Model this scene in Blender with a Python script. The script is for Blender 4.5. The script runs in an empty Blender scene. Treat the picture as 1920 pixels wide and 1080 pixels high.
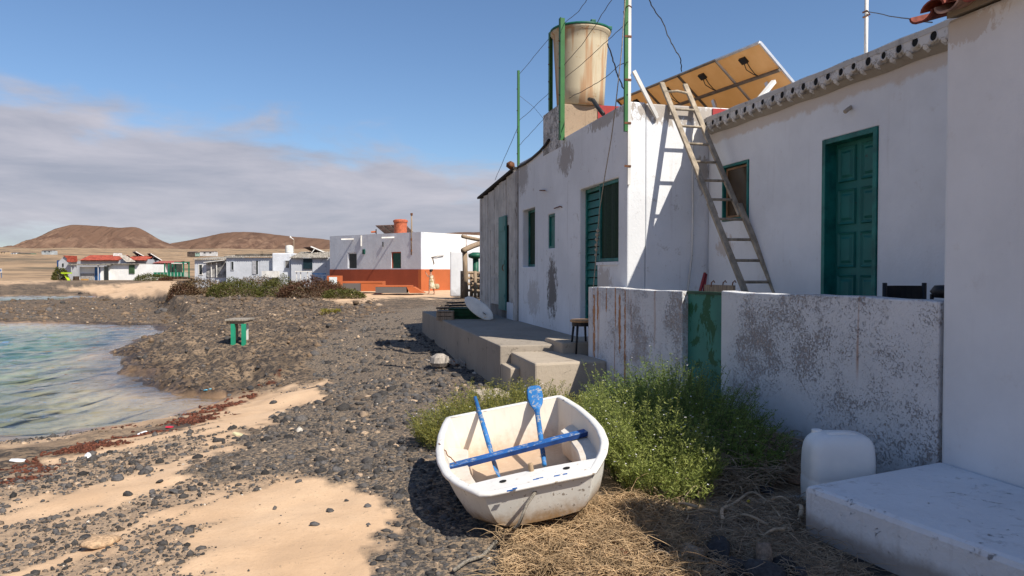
import bpy, math, random
import numpy as np
from mathutils import Vector, Matrix, Euler
random.seed(7); RNG = np.random.default_rng(7)
SC = bpy.context.scene
COL = SC.collection
R_ = math.radians

# ------------------------------------------------------------------ camera
PSI = R_(14.06); FPX = 1350.0; PIT = math.atan(32/1350); CAMZ = 1.55
cam = bpy.data.cameras.new('camera'); camo = bpy.data.objects.new('camera', cam); COL.objects.link(camo)
camo.location = (0, 0, CAMZ); camo.rotation_euler = (math.pi/2-PIT, 0, -PSI)
cam.sensor_width = 36; cam.lens = 36*FPX/1920; cam.clip_start = .05; cam.clip_end = 20000
SC.camera = camo
# ------------------------------------------------------------------ sun and sky
SUN = Vector((.476, -.80, 1.0)).normalized()
sl = bpy.data.lights.new('sun', 'SUN'); slo = bpy.data.objects.new('sun', sl); COL.objects.link(slo)
sl.energy = 5.0; sl.angle = R_(.53); sl.color = (1, .93, .82)
slo.rotation_euler = SUN.to_track_quat('Z', 'Y').to_euler(); slo.location = (20, -20, 40)
SC.view_settings.view_transform = 'Standard'; SC.view_settings.look = 'None'
SC.view_settings.exposure = 0.42; SC.view_settings.gamma = 1
W = bpy.data.worlds.new('World'); SC.world = W; W.use_nodes = True
wn = W.node_tree; wn.nodes.clear()
def NN(t, typ, **kw):
    n = t.nodes.new(typ)
    for k, v in kw.items():
        if k.startswith('i_'):
            key = k[2:]
            key = int(key) if key.isdigit() else key
            n.inputs[key].default_value = v
        else: setattr(n, k, v)
    return n
def LK(t, a, b): t.links.new(a, b)
def MATH(t, op, a, b=None, c=None, clamp=False):
    n = t.nodes.new('ShaderNodeMath'); n.operation = op; n.use_clamp = clamp
    for i, x in enumerate((a, b, c)):
        if x is None: continue
        if isinstance(x, (int, float)): n.inputs[i].default_value = x
        else: t.links.new(x, n.inputs[i])
    return n.outputs[0]
def MIXC(t, f, a, b, mode='MIX'):
    n = t.nodes.new('ShaderNodeMix'); n.data_type = 'RGBA'; n.blend_type = mode
    for s, x in ((n.inputs[0], f), (n.inputs[6], a), (n.inputs[7], b)):
        if isinstance(x, (int, float)): s.default_value = x
        elif isinstance(x, tuple): s.default_value = (x[0], x[1], x[2], 1)
        else: t.links.new(x, s)
    return n.outputs[2]
def SS(t, x, a, b):
    n = t.nodes.new('ShaderNodeMapRange'); n.interpolation_type = 'SMOOTHSTEP'
    t.links.new(x, n.inputs[0]); n.inputs[1].default_value = a; n.inputs[2].default_value = b
    return n.outputs[0]
sky = NN(wn, 'ShaderNodeTexSky', sky_type='NISHITA', sun_disc=False, sun_elevation=math.asin(SUN.z),
         sun_rotation=math.atan2(SUN.x, SUN.y), altitude=0, air_density=1.0, dust_density=.5, ozone_density=2.2)
tc = NN(wn, 'ShaderNodeTexCoord'); sep = NN(wn, 'ShaderNodeSeparateXYZ'); LK(wn, tc.outputs['Generated'], sep.inputs[0])
el = MATH(wn, 'MULTIPLY', MATH(wn, 'ARCSINE', sep.outputs[2]), 57.2958)      # elevation in degrees
sx = MATH(wn, 'MULTIPLY', sep.outputs[0], -1.0)
# the cloud bank: its top is higher towards the west (-X)
mp = NN(wn, 'ShaderNodeMapping'); mp.inputs['Scale'].default_value = (1, 1, 3.2); LK(wn, tc.outputs['Generated'], mp.inputs[0])
n1 = NN(wn, 'ShaderNodeTexNoise', i_Scale=5.0, i_Detail=8.0, i_Roughness=.55, i_Distortion=.35); LK(wn, mp.outputs[0], n1.inputs['Vector'])
mp2 = NN(wn, 'ShaderNodeMapping'); mp2.inputs['Scale'].default_value = (1, 1, 5.0); mp2.inputs['Location'].default_value = (3.1, 1.2, .4); LK(wn, tc.outputs['Generated'], mp2.inputs[0])
n2 = NN(wn, 'ShaderNodeTexNoise', i_Scale=4.0, i_Detail=10.0, i_Roughness=.6, i_Distortion=.2); LK(wn, mp2.outputs[0], n2.inputs['Vector'])
top = MATH(wn, 'ADD', MATH(wn, 'MULTIPLY', sx, 8.5), 9.7)
top = MATH(wn, 'ADD', top, MATH(wn, 'MULTIPLY', MATH(wn, 'SUBTRACT', n1.outputs[0], .5), 11.0))
mtop = SS(wn, MATH(wn, 'SUBTRACT', top, el), -1.0, 2.0)
low = MATH(wn, 'ADD', .9, MATH(wn, 'MULTIPLY', MATH(wn, 'SUBTRACT', n2.outputs[0], .5), 6.0))
low = MATH(wn, 'ADD', low, MATH(wn, 'MULTIPLY', sx, 2.2))
mlow = SS(wn, MATH(wn, 'SUBTRACT', el, low), -1.0, 1.6)
mask = MATH(wn, 'MULTIPLY', MATH(wn, 'MULTIPLY', mtop, mlow), .93)
cl = NN(wn, 'ShaderNodeValToRGB'); LK(wn, n2.outputs[0], cl.inputs[0])
cl.color_ramp.elements[0].position = .34; cl.color_ramp.elements[0].color = (2.8, 2.9, 3.5, 1)
cl.color_ramp.elements[1].position = .68; cl.color_ramp.elements[1].color = (4.6, 4.4, 4.85, 1)
skyc = MIXC(wn, 1.0, sky.outputs[0], (.75, .85, .97), 'MULTIPLY')
bgc = MIXC(wn, mask, skyc, cl.outputs[0])
bg = NN(wn, 'ShaderNodeBackground', i_Strength=.1); LK(wn, bgc, bg.inputs[0])
wo = NN(wn, 'ShaderNodeOutputWorld'); LK(wn, bg.outputs[0], wo.inputs[0])

# ------------------------------------------------------------------ photo pixel -> place
RV = np.array([math.cos(PSI), -math.sin(PSI), 0.]); F0 = np.array([math.sin(PSI), math.cos(PSI), 0.]); ZV = np.array([0, 0, 1.])
FV = F0*math.cos(PIT)-ZV*math.sin(PIT); UV = F0*math.sin(PIT)+ZV*math.cos(PIT); CV = np.array([0, 0, CAMZ])
def ray(u, v): return FV+(u-960)/FPX*RV+(540-v)/FPX*UV
def PX(u, v, X): d = ray(u, v); return Vector(CV+d*(X/d[0]))
def PY(u, v, Y): d = ray(u, v); return Vector(CV+d*(Y/d[1]))
def PZ(u, v, Z): d = ray(u, v); return Vector(CV+d*((Z-CAMZ)/d[2]))
def PD(u, v, D): d = ray(u, v); return Vector(CV+d*(D/(d@F0)))
def proj(P):
    q = P-CV; d = q@FV; dd = np.where(d > .2, d, .2)
    return 960+FPX*(q@RV)/dd, 540-FPX*(q@UV)/dd, d
# ------------------------------------------------------------------ numpy noise
def _h(ix, iy, s):
    n = (ix.astype(np.int64)*374761393+iy.astype(np.int64)*668265263+s*1274126177) & 0xffffffff
    n = ((n ^ (n >> 13))*1274126177) & 0xffffffff
    return ((n ^ (n >> 16)) & 0xffffff)/float(0xffffff)
def vn(x, y, s=0):
    x = np.asarray(x, float); y = np.asarray(y, float)
    ix = np.floor(x); iy = np.floor(y); fx = x-ix; fy = y-iy
    fx = fx*fx*(3-2*fx); fy = fy*fy*(3-2*fy)
    return ((_h(ix, iy, s)*(1-fx)+_h(ix+1, iy, s)*fx)*(1-fy)+(_h(ix, iy+1, s)*(1-fx)+_h(ix+1, iy+1, s)*fx)*fy)*2-1
def fbm(x, y, s=0, o=4, g=.5):
    t = 0; a = 1; f = 1
    for k in range(o): t = t+a*vn(x*f, y*f, s+k*17); a *= g; f *= 2.03
    return t
def inpoly(px, py, poly):
    r = np.zeros(px.shape, bool); n = len(poly)
    for i in range(n):
        x0, y0 = poly[i]; x1, y1 = poly[(i+1) % n]
        if y0 == y1: continue
        r ^= ((y0 > py) != (y1 > py)) & (px < (x1-x0)*(py-y0)/(y1-y0)+x0)
    return r
def sdist(px, py, poly):
    d = np.full(px.shape, 1e9); n = len(poly)
    for i in range(n):
        x0, y0 = poly[i]; x1, y1 = poly[(i+1) % n]; ex = x1-x0; ey = y1-y0
        t = np.clip(((px-x0)*ex+(py-y0)*ey)/(ex*ex+ey*ey+1e-9), 0, 1)
        d = np.minimum(d, np.hypot(px-x0-t*ex, py-y0-t*ey))
    return np.where(inpoly(px, py, poly), -d, d)
# ------------------------------------------------------------------ mesh helpers
class MB:
    def __init__(s): s.v = []; s.f = []
    def add(s, v, f):
        o = len(s.v); s.v += [tuple(p) for p in v]; s.f += [tuple(i+o for i in q) for q in f]; return s
    def box(s, x0, x1, y0, y1, z0, z1):
        return s.add([(x0,y0,z0),(x1,y0,z0),(x1,y1,z0),(x0,y1,z0),(x0,y0,z1),(x1,y0,z1),(x1,y1,z1),(x0,y1,z1)],
                     [(0,3,2,1),(4,5,6,7),(0,1,5,4),(1,2,6,5),(2,3,7,6),(3,0,4,7)])
    def bar(s, a, b, w, h, up=(0,0,1)):                      # a rectangular bar from a to b
        a = Vector(a); b = Vector(b); d = (b-a).normalized(); up = Vector(up)
        if abs(d.dot(up)) > .98: up = Vector((1,0,0))
        x = d.cross(up).normalized()*w/2; y = x.cross(d).normalized()*h/2
        return s.add([a-x-y,a+x-y,a+x+y,a-x+y,b-x-y,b+x-y,b+x+y,b-x+y],[(3,2,1,0),(4,5,6,7),(0,1,5,4),(1,2,6,5),(2,3,7,6),(3,0,4,7)])
    def tube(s, pts, r, n=6, cap=True):
        pts = [Vector(p) for p in pts]; m = len(pts); rr = r if isinstance(r, (list, tuple)) else [r]*m
        o = len(s.v); ref = None
        for i in range(m):
            d = (pts[min(i+1, m-1)]-pts[max(i-1, 0)]).normalized()
            if ref is None:
                ref = Vector((0,0,1)) if abs(d.z) < .9 else Vector((1,0,0))
            x = d.cross(ref).normalized(); y = x.cross(d).normalized(); ref = y
            for k in range(n):
                a = 2*math.pi*k/n; s.v.append(tuple(pts[i]+x*math.cos(a)*rr[i]+y*math.sin(a)*rr[i]))
        for i in range(m-1):
            for k in range(n):
                k2 = (k+1) % n; s.f.append((o+i*n+k, o+i*n+k2, o+(i+1)*n+k2, o+(i+1)*n+k))
        if cap: s.f.append(tuple(o+k for k in range(n-1, -1, -1))); s.f.append(tuple(o+(m-1)*n+k for k in range(n)))
        return s
    def lathe(s, prof, c=(0,0,0), n=24):                     # prof: (r, z) from bottom to top
        o = len(s.v)
        for r, z in prof:
            for k in range(n):
                a = 2*math.pi*k/n; s.v.append((c[0]+r*math.cos(a), c[1]+r*math.sin(a), c[2]+z))
        for i in range(len(prof)-1):
            for k in range(n):
                k2 = (k+1) % n; s.f.append((o+i*n+k, o+i*n+k2, o+(i+1)*n+k2, o+(i+1)*n+k))
        s.f.append(tuple(o+k for k in range(n-1,-1,-1))); s.f.append(tuple(o+(len(prof)-1)*n+k for k in range(n)))
        return s
    def prism(s, poly, z0, z1):                              # poly counter-clockwise in xy
        n = len(poly); o = len(s.v)
        s.v += [(x, y, z0) for x, y in poly]+[(x, y, z1) for x, y in poly]
        s.f.append(tuple(o+i for i in range(n-1,-1,-1))); s.f.append(tuple(o+n+i for i in range(n)))
        for i in range(n): j = (i+1) % n; s.f.append((o+i, o+j, o+n+j, o+n+i))
        return s
    def loft(s, rows, close=False, caps=False):              # rows of equal numbers of points
        o = len(s.v); n = len(rows[0])
        for r in rows: s.v += [tuple(p) for p in r]
        for i in range(len(rows)-1):
            for k in range(n if close else n-1):
                k2 = (k+1) % n; s.f.append((o+i*n+k, o+i*n+k2, o+(i+1)*n+k2, o+(i+1)*n+k))
        if caps: s.f.append(tuple(o+k for k in range(n-1,-1,-1))); s.f.append(tuple(o+(len(rows)-1)*n+k for k in range(n)))
        return s
    def wall(s, axis, a0, a1, z0, z1, p0, p1, holes=()):     # slab with holes; axis 'x'/'y' = run, p0..p1 = thickness, p0 the outer face
        A = sorted(set([a0, a1]+[h[0] for h in holes]+[h[1] for h in holes]+list(np.linspace(a0, a1, 9)[1:-1])))
        Zs = sorted(set([z0, z1]+[h[2] for h in holes]+[h[3] for h in holes]+list(np.linspace(z0, z1, 5)[1:-1])))
        vid = {}
        def V(a, z, p):
            k = (round(a, 5), round(z, 5), round(p, 5))
            if k not in vid: vid[k] = len(s.v); s.v.append((a, p, z) if axis == 'x' else (p, a, z))
            return vid[k]
        def solid(i, j):
            if i < 0 or j < 0 or i >= len(A)-1 or j >= len(Zs)-1: return False
            ca = (A[i]+A[i+1])/2; cz = (Zs[j]+Zs[j+1])/2
            return not any(h[0] < ca < h[1] and h[2] < cz < h[3] for h in holes)
        for i in range(len(A)-1):
            for j in range(len(Zs)-1):
                if not solid(i, j): continue
                a, b, c, d = A[i], A[i+1], Zs[j], Zs[j+1]
                s.f.append((V(a,c,p0),V(b,c,p0),V(b,d,p0),V(a,d,p0))); s.f.append((V(a,d,p1),V(b,d,p1),V(b,c,p1),V(a,c,p1)))
                for (ii, jj, e) in ((i-1,j,((a,c),(a,d))),(i+1,j,((b,d),(b,c))),(i,j-1,((b,c),(a,c))),(i,j+1,((a,d),(b,d)))):
                    if not solid(ii, jj): (x, y), (x2, y2) = e; s.f.append((V(x,y,p0),V(x2,y2,p0),V(x2,y2,p1),V(x,y,p1)))
        return s
    def build(s, name, m, parent=None, smooth=False, bevel=0, fix=True):
        me = bpy.data.meshes.new(name); me.from_pydata(s.v, [], s.f); me.update()
        if fix:
            import bmesh
            bm = bmesh.new(); bm.from_mesh(me); bmesh.ops.recalc_face_normals(bm, faces=bm.faces); bm.to_mesh(me); bm.free()
        return link(name, me, m, parent, smooth, bevel)
def link(name, me, m, parent=None, smooth=False, bevel=0):
    o = bpy.data.objects.new(name, me); COL.objects.link(o)
    if m is not None: me.materials.append(m)
    if smooth: me.polygons.foreach_set('use_smooth', [True]*len(me.polygons))
    if bevel:
        b = o.modifiers.new('bevel', 'BEVEL'); b.width = bevel; b.segments = 2; b.limit_method = 'ANGLE'; b.angle_limit = R_(50)
    if parent is not None:
        o.parent = parent
        o.matrix_parent_inverse = Matrix.LocRotScale(parent.location, parent.rotation_euler, parent.scale).inverted() if parent.parent is None and parent.type == 'EMPTY' and parent.get('world_parts') else Matrix.Identity(4)
    return o
def tag(o, label=None, cat=None, group=None, kind=None):
    if label: o['label'] = label
    if cat: o['category'] = cat
    if group: o['group'] = group
    if kind: o['kind'] = kind
    return o
def thing(name, label, cat, loc=(0,0,0), group=None, rz=0, local=False):
    """Empty at the thing's base. Parts are given in world coordinates unless local."""
    o = bpy.data.objects.new(name, None); COL.objects.link(o); o.location = loc; o.rotation_euler = (0,0,rz); o.empty_display_size = .2
    tag(o, label, cat, group)
    if not local: o['world_parts'] = 1
    return o
def np_mesh(name, V, Fq, m, parent=None, smooth=False, attr=None, kind=None):
    me = bpy.data.meshes.new(name); nv = len(V); nf, k = Fq.shape
    me.vertices.add(nv); me.vertices.foreach_set('co', np.ascontiguousarray(V, dtype=np.float32).ravel())
    me.loops.add(nf*k); me.loops.foreach_set('vertex_index', np.ascontiguousarray(Fq, dtype=np.int32).ravel())
    me.polygons.add(nf); me.polygons.foreach_set('loop_start', np.arange(0, nf*k, k, dtype=np.int32))
    if attr:
        for nm, arr in attr.items():
            a = me.color_attributes.new(nm, 'FLOAT_COLOR', 'POINT'); c = np.ones((nv, 4), np.float32); c[:, :arr.shape[1]] = arr
            a.data.foreach_set('color', c.ravel())
    me.update(calc_edges=True); me.validate()
    if smooth: me.polygons.foreach_set('use_smooth', np.ones(nf, dtype=bool))
    o = link(name, me, m, parent)
    if kind: o['kind'] = kind
    return o

# ------------------------------------------------------------------ materials
def new_mat(name):
    m = bpy.data.materials.new(name); m.use_nodes = True; t = m.node_tree; t.nodes.clear()
    b = NN(t, 'ShaderNodeBsdfPrincipled'); o = NN(t, 'ShaderNodeOutputMaterial'); LK(t, b.outputs[0], o.inputs[0])
    g = NN(t, 'ShaderNodeNewGeometry')
    return m, t, b, g.outputs['Position']
def NOISE(t, pos, scale, detail=5, rough=.55, dist=0, stretch=None, loc=None):
    if stretch or loc:
        mp = NN(t, 'ShaderNodeMapping'); LK(t, pos, mp.inputs[0]); pos = mp.outputs[0]
        if stretch: mp.inputs['Scale'].default_value = stretch
        if loc: mp.inputs['Location'].default_value = loc
    n = NN(t, 'ShaderNodeTexNoise', i_Scale=scale, i_Detail=detail, i_Roughness=rough, i_Distortion=dist); LK(t, pos, n.inputs['Vector'])
    return n.outputs[0]
def BUMP(t, b, h, strength=.3, dist=.01):
    n = NN(t, 'ShaderNodeBump', i_Strength=strength, i_Distance=dist); LK(t, h, n.inputs['Height']); LK(t, n.outputs[0], b.inputs['Normal'])
def SET(t, s, x):
    if isinstance(x, tuple): s.default_value = (x[0], x[1], x[2], 1)
    elif isinstance(x, (int, float)): s.default_value = x
    else: LK(t, x, s)
MATS = {}
def simple(name, col, rough=.6, var=.25, scale=6, bump=.15, bdist=.004, metal=0, dark=None, spec=.3, obj=False):
    """painted / plain material with mottling"""
    if name in MATS: return MATS[name]
    m, t, b, pos = new_mat(name)
    n = NOISE(t, pos, scale, 6, .6); d = dark or tuple(c*(1-var*1.6) for c in col); l = tuple(min(1, c*(1+var*.5)) for c in col)
    SET(t, b.inputs['Base Color'], MIXC(t, SS(t, n, .3, .7), d, l)); b.inputs['Roughness'].default_value = rough; b.inputs['Metallic'].default_value = metal
    b.inputs['Specular IOR Level'].default_value = spec
    if bump: BUMP(t, b, NOISE(t, pos, scale*7, 4, .6), bump, bdist)
    MATS[name] = m; return m
def plaster(name, base=(.78,.77,.75), dirt=(.34,.31,.27), amt=.35, fleck=0, fleckcol=(.25,.21,.18), rust=0, blobs=(), bump=.5, foot=None, fscale=22, bands=(), rst=(11, 11, .5)):
    """whitewashed render: blotches, grime, flaked patches, rust runs; blobs = (x, y, z, radius xyz, colour, strength)"""
    m, t, b, pos = new_mat(name)
    sp = NN(t, 'ShaderNodeSeparateXYZ'); LK(t, pos, sp.inputs[0])
    big = NOISE(t, pos, .9, 5, .6); mid = NOISE(t, pos, 5, 6, .65); fine = NOISE(t, pos, 34, 5, .65); drip = NOISE(t, pos, 1.0, 5, .6, stretch=(9, 9, .55))
    c = MIXC(t, SS(t, big, .3, .72), tuple(x*.86 for x in base), base)
    c = MIXC(t, MATH(t, 'MULTIPLY', SS(t, drip, .56, .78), amt*.8), c, tuple(x*.5+y*.3 for x, y in zip(dirt, base)))
    c = MIXC(t, MATH(t, 'MULTIPLY', SS(t, MATH(t, 'ADD', mid, MATH(t, 'MULTIPLY', fine, .35)), .78, .92), amt), c, dirt)
    for h, z0, z1, col in bands:                              # a run of other colour between two heights with ragged edge
        e = MATH(t, 'ADD', sp.outputs[2], MATH(t, 'MULTIPLY', MATH(t, 'SUBTRACT', mid, .5), .22))
        c = MIXC(t, MATH(t, 'MULTIPLY', MATH(t, 'MULTIPLY', SS(t, e, z0, z0+.06), MATH(t, 'SUBTRACT', 1, SS(t, e, z1-.02, z1+.02))), h), c, col)
    if foot is not None:
        z0, h, col = foot
        e = MATH(t, 'ADD', sp.outputs[2], MATH(t, 'MULTIPLY', MATH(t, 'SUBTRACT', mid, .5), h*1.6))
        c = MIXC(t, MATH(t, 'MULTIPLY', MATH(t, 'SUBTRACT', 1, SS(t, e, z0, z0+h)), .7), c, col)
    hgt = MATH(t, 'ADD', MATH(t, 'MULTIPLY', mid, .7), MATH(t, 'MULTIPLY', fine, .3))
    if fleck:
        a = NOISE(t, pos, fscale, 8, .82, .8); w = NOISE(t, pos, 2.2, 5, .65, loc=(4, 2, 1))
        fm = SS(t, MATH(t, 'ADD', a, MATH(t, 'MULTIPLY', MATH(t, 'SUBTRACT', w, .5), .5)), .66-.11*fleck, .75-.11*fleck)
        c = MIXC(t, MATH(t, 'MULTIPLY', fm, .68), c, MIXC(t, fine, fleckcol, tuple(min(1, x*2.6) for x in fleckcol)))
        hgt = MATH(t, 'SUBTRACT', hgt, MATH(t, 'MULTIPLY', fm, .35))
    for (bx, by, bz, rx, ry, rz, col, st) in blobs:
        mp = NN(t, 'ShaderNodeMapping', vector_type='TEXTURE'); mp.inputs['Location'].default_value = (bx, by, bz); mp.inputs['Scale'].default_value = (rx, ry, rz); LK(t, pos, mp.inputs[0])
        ln = NN(t, 'ShaderNodeVectorMath', operation='LENGTH'); LK(t, mp.outputs[0], ln.inputs[0])
        g = MATH(t, 'SUBTRACT', 1.0, ln.outputs['Value'])
        nn = NOISE(t, pos, 13, 7, .75, .4, stretch=(1, 1, .6))
        k = SS(t, MATH(t, 'ADD', MATH(t, 'MULTIPLY', g, .7), MATH(t, 'MULTIPLY', MATH(t, 'SUBTRACT', nn, .5), 2.0)), .12, .3)
        k = MATH(t, 'MULTIPLY', k, SS(t, g, 0.0, .15))
        c = MIXC(t, MATH(t, 'MULTIPLY', k, st), c, col)
    if rust:
        st = NOISE(t, pos, 1.0, 3, .5, stretch=rst, loc=(0, 0, 3)); m2 = SS(t, st, .71-.08*rust, .80-.08*rust)
        c = MIXC(t, MATH(t, 'MULTIPLY', m2, .6), c, (.36, .15, .05))
        sp2 = SS(t, NOISE(t, pos, 9, 3, .6, loc=(7, 1, 2)), .74-.02*rust, .78)
        c = MIXC(t, MATH(t, 'MULTIPLY', sp2, .7), c, (.30, .12, .045))
    SET(t, b.inputs['Base Color'], c); b.inputs['Roughness'].default_value = .9; b.inputs['Specular IOR Level'].default_value = .2
    BUMP(t, b, hgt, bump, .02)
    MATS[name] = m; return m
def peel(name, col, under, amt=.5, scale=7, stretch=None, rough=.55):
    """paint worn off to what lies under it"""
    if name in MATS: return MATS[name]
    m, t, b, pos = new_mat(name)
    n = NOISE(t, pos, scale, 7, .68, .5, stretch=stretch); v = NOISE(t, pos, 2.0, 4, .6)
    c = MIXC(t, SS(t, v, .3, .7), tuple(x*.8 for x in col), tuple(min(1, x*1.12) for x in col))
    k = SS(t, n, .72-.25*amt, .76-.25*amt); c = MIXC(t, k, c, under)
    SET(t, b.inputs['Base Color'], c); b.inputs['Roughness'].default_value = rough; b.inputs['Specular IOR Level'].default_value = .3
    BUMP(t, b, MATH(t, 'SUBTRACT', MATH(t, 'MULTIPLY', NOISE(t, pos, 60, 3), .3), k), .3, .004)
    MATS[name] = m; return m
def wood(name, col, rough=.75, stretch=(18, 18, 1.2), contrast=.5):
    if name in MATS: return MATS[name]
    m, t, b, pos = new_mat(name)
    n = NOISE(t, pos, 2.0, 7, .65, .3, stretch=stretch); w = NOISE(t, pos, 3, 4)
    c = MIXC(t, SS(t, n, .3, .7), tuple(x*(1-contrast) for x in col), tuple(min(1, x*1.15) for x in col))
    c = MIXC(t, MATH(t, 'MULTIPLY', SS(t, w, .5, .75), .4), c, tuple(x*.6 for x in col))
    SET(t, b.inputs['Base Color'], c); b.inputs['Roughness'].default_value = rough; b.inputs['Specular IOR Level'].default_value = .2
    BUMP(t, b, n, .4, .004); MATS[name] = m; return m
def leafmat(name, c0, c1, trans=.45):
    m, t, b, pos = new_mat(name)
    n = NOISE(t, pos, 9, 3, .6); n3 = NOISE(t, pos, 60, 2, .6)
    c = MIXC(t, SS(t, MATH(t, 'ADD', MATH(t, 'MULTIPLY', n, .6), MATH(t, 'MULTIPLY', n3, .4)), .35, .65), c0, c1)
    SET(t, b.inputs['Base Color'], c); b.inputs['Roughness'].default_value = .6; b.inputs['Specular IOR Level'].default_value = .25
    tr = NN(t, 'ShaderNodeBsdfTranslucent'); SET(t, tr.inputs[0], c); mx = NN(t, 'ShaderNodeMixShader', i_0=trans)
    LK(t, b.outputs[0], mx.inputs[1]); LK(t, tr.outputs[0], mx.inputs[2])
    out = [n for n in t.nodes if n.type == 'OUTPUT_MATERIAL'][0]; LK(t, mx.outputs[0], out.inputs[0])
    MATS[name] = m; return m

# ================================================================== THE SETTING
SEA = -.9
POOL = [(-900,850),(-200,836),(0,832),(104,830),(208,807),(292,792),(365,770),(398,748),(330,738),(268,714),(236,692),(258,668),(205,656),(262,640),(312,622),(285,611),(180,607),(0,604),(-300,602),(-1400,604),(-1800,700)]
STRIP = [(-900,567),(0,564),(100,562),(190,558),(215,556),(120,553),(0,555),(-900,553)]
POOLW = [tuple(PZ(u, v, SEA)[:2]) for u, v in POOL]; STRIPW = [tuple(PZ(u, v, SEA)[:2]) for u, v in STRIP]
def gz0(x, y):                                                # the land without small relief
    x = np.asarray(x, float); y = np.asarray(y, float)
    wx = x+.35*fbm(x*.8, y*.8, 3, 3); wy = y+.35*fbm(x*.8+9, y*.8, 4, 3)
    far = np.clip(np.hypot(x, y)/60, 0, 1)
    s = np.minimum(sdist(wx, wy, POOLW), sdist(wx, wy, STRIPW)+.2*far)
    land = .9*(1-np.exp(-np.maximum(s, 0)/3.6)); bed = -.16*np.minimum(np.maximum(-s, 0), 6)
    z = SEA+np.where(s > 0, land, bed)
    r = np.hypot(x, y); d = x*F0[0]+y*F0[1]
    z = z+np.where(s > 0, 1, 0)*.16*np.clip((r-30)/20, 0, 1)*np.clip((d-44)/6, 0, 1)
    prof = np.interp(r, [0,140,200,260,500,1000,1800,3500,7000], [0,0,.9,2.8,8.8,23,48,62,62])
    z = z+prof+np.clip((r-160)/400, 0, 1)*(.9*fbm(x/55, y/55, 8, 4)+5*np.clip((r-300)/900, 0, 1)*fbm(x/330, y/330, 9, 3))
    return z, s
def shelf(x, y, u, v):                                        # how much of the rough lava shelf shows here
    lava = [(-900,600),(-900,532),(240,532),(330,548),(520,560),(700,566),(640,602),(580,650),(560,690),(490,726),(420,742),(330,742),(225,700),(225,660),(310,622),(280,608),(0,606)]
    return np.clip(.5-sdist(u, v, lava)/14, 0, 1)
def gz(x, y):
    x = np.asarray(x, float); y = np.asarray(y, float)
    z, s = gz0(x, y); r = np.hypot(x, y)
    P = np.stack([x, y, z], -1); u, v, d = proj(P); k = np.where(d > 6, shelf(x, y, u, v), 0)
    lowp = [(-1500,614),(-1500,546),(170,548),(290,562),(350,590),(300,618),(280,608),(0,606)]; ul, vl, dl_ = proj(np.stack([x, y, np.full_like(x, -.62)], -1)); lw_ = np.where(dl_ > 20, np.clip(.5-sdist(ul, vl, lowp)/9, 0, 1), 0); z = z*(1-lw_)+np.minimum(z, -.85)*lw_
    rough = np.abs(fbm(x*1.1, y*1.1, 21, 5, .56))
    z = z+k*(.20*(1-.7*lw_)*(.5-rough)*np.clip(s/.5+.6, .2, 1)+.09*np.abs(vn(x*4.1, y*4.1, 5)))*(1-.75*lw_)
    z = z+.022*fbm(x*.9, y*.9, 31, 3)*np.clip(r/3, 0, 1)*(r < 150)+.010*fbm(x*4, y*4, 33, 2)*(r < 40)
    return z
def PG(u, v):                                                 # photo pixel -> point on the ground
    d = ray(u, v); t = 1.2
    ts = np.geomspace(1.0, 400, 1600); P = CV+ts[:, None]*d[None]
    below = np.nonzero(P[:, 2] < gz(P[:, 0], P[:, 1]))[0]
    return Vector(P[below[0]]) if len(below) else PZ(u, v, 0)
def gzf(x, y): return float(gz(np.array([x]), np.array([y]))[0])

az = np.concatenate([np.radians(np.linspace(-180, -30, 60, endpoint=False)), np.radians(np.linspace(-30, 58, 640, endpoint=False)), np.radians(np.linspace(58, 180, 50, endpoint=False))])
rad = np.concatenate([[.02, .5], np.geomspace(1.0, 60, 330), np.geomspace(61, 7000, 150)])
A_, R2 = np.meshgrid(az, rad, indexing='ij'); gx = np.sin(A_)*R2; gy = np.cos(A_)*R2
gzz = gz(gx.ravel(), gy.ravel()); GV = np.stack([gx.ravel(), gy.ravel(), gzz], -1)
na, nr = len(az), len(rad); ii, jj = np.meshgrid(np.arange(na), np.arange(nr-1), indexing='ij'); i2 = (ii+1) % na
GF = np.stack([ii*nr+jj, ii*nr+jj+1, i2*nr+jj+1, i2*nr+jj], -1).reshape(-1, 4)[:, ::-1]
SANDP = [
 [(-1500,1700),(-1500,870),(0,880),(120,862),(230,832),(330,806),(420,770),(500,735),(560,722),(612,716),(600,745),(530,775),(440,822),(335,866),(330,900),(400,912),(480,905),(590,888),(650,912),(712,935),(742,965),(735,1003),(690,1040),(676,1080),(640,1700)],
 [(-900,540),(-900,508),(100,508),(110,528),(60,532)], [(235,534),(330,522),(345,545),(300,556),(215,558),(160,549)], [(560,552),(680,538),(850,540),(850,560),(760,558),(640,566)], [(95,540),(300,528),(330,536),(250,556)],
]
GRAVP = [[(330,868),(440,822),(530,775),(600,745),(614,716),(570,690),(600,640),(700,590),(812,570),(840,600),(945,722),(1120,760),(1120,900),(960,1000),(940,1700),(640,1700),(676,1080),(690,1040),(735,1003),(742,965),(712,935),(650,912),(590,888),(480,905),(400,912),(330,900)]]
DRYP = [[(900,1700),(940,1090),(950,985),(1090,950),(1130,880),(1300,800),(1520,860),(1515,1000),(1660,1080),(1700,1700)]]
WEED = [(-300,960),(0,892),(60,878),(120,858),(230,826),(330,800),(420,765),(500,722),(520,700)]
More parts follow.
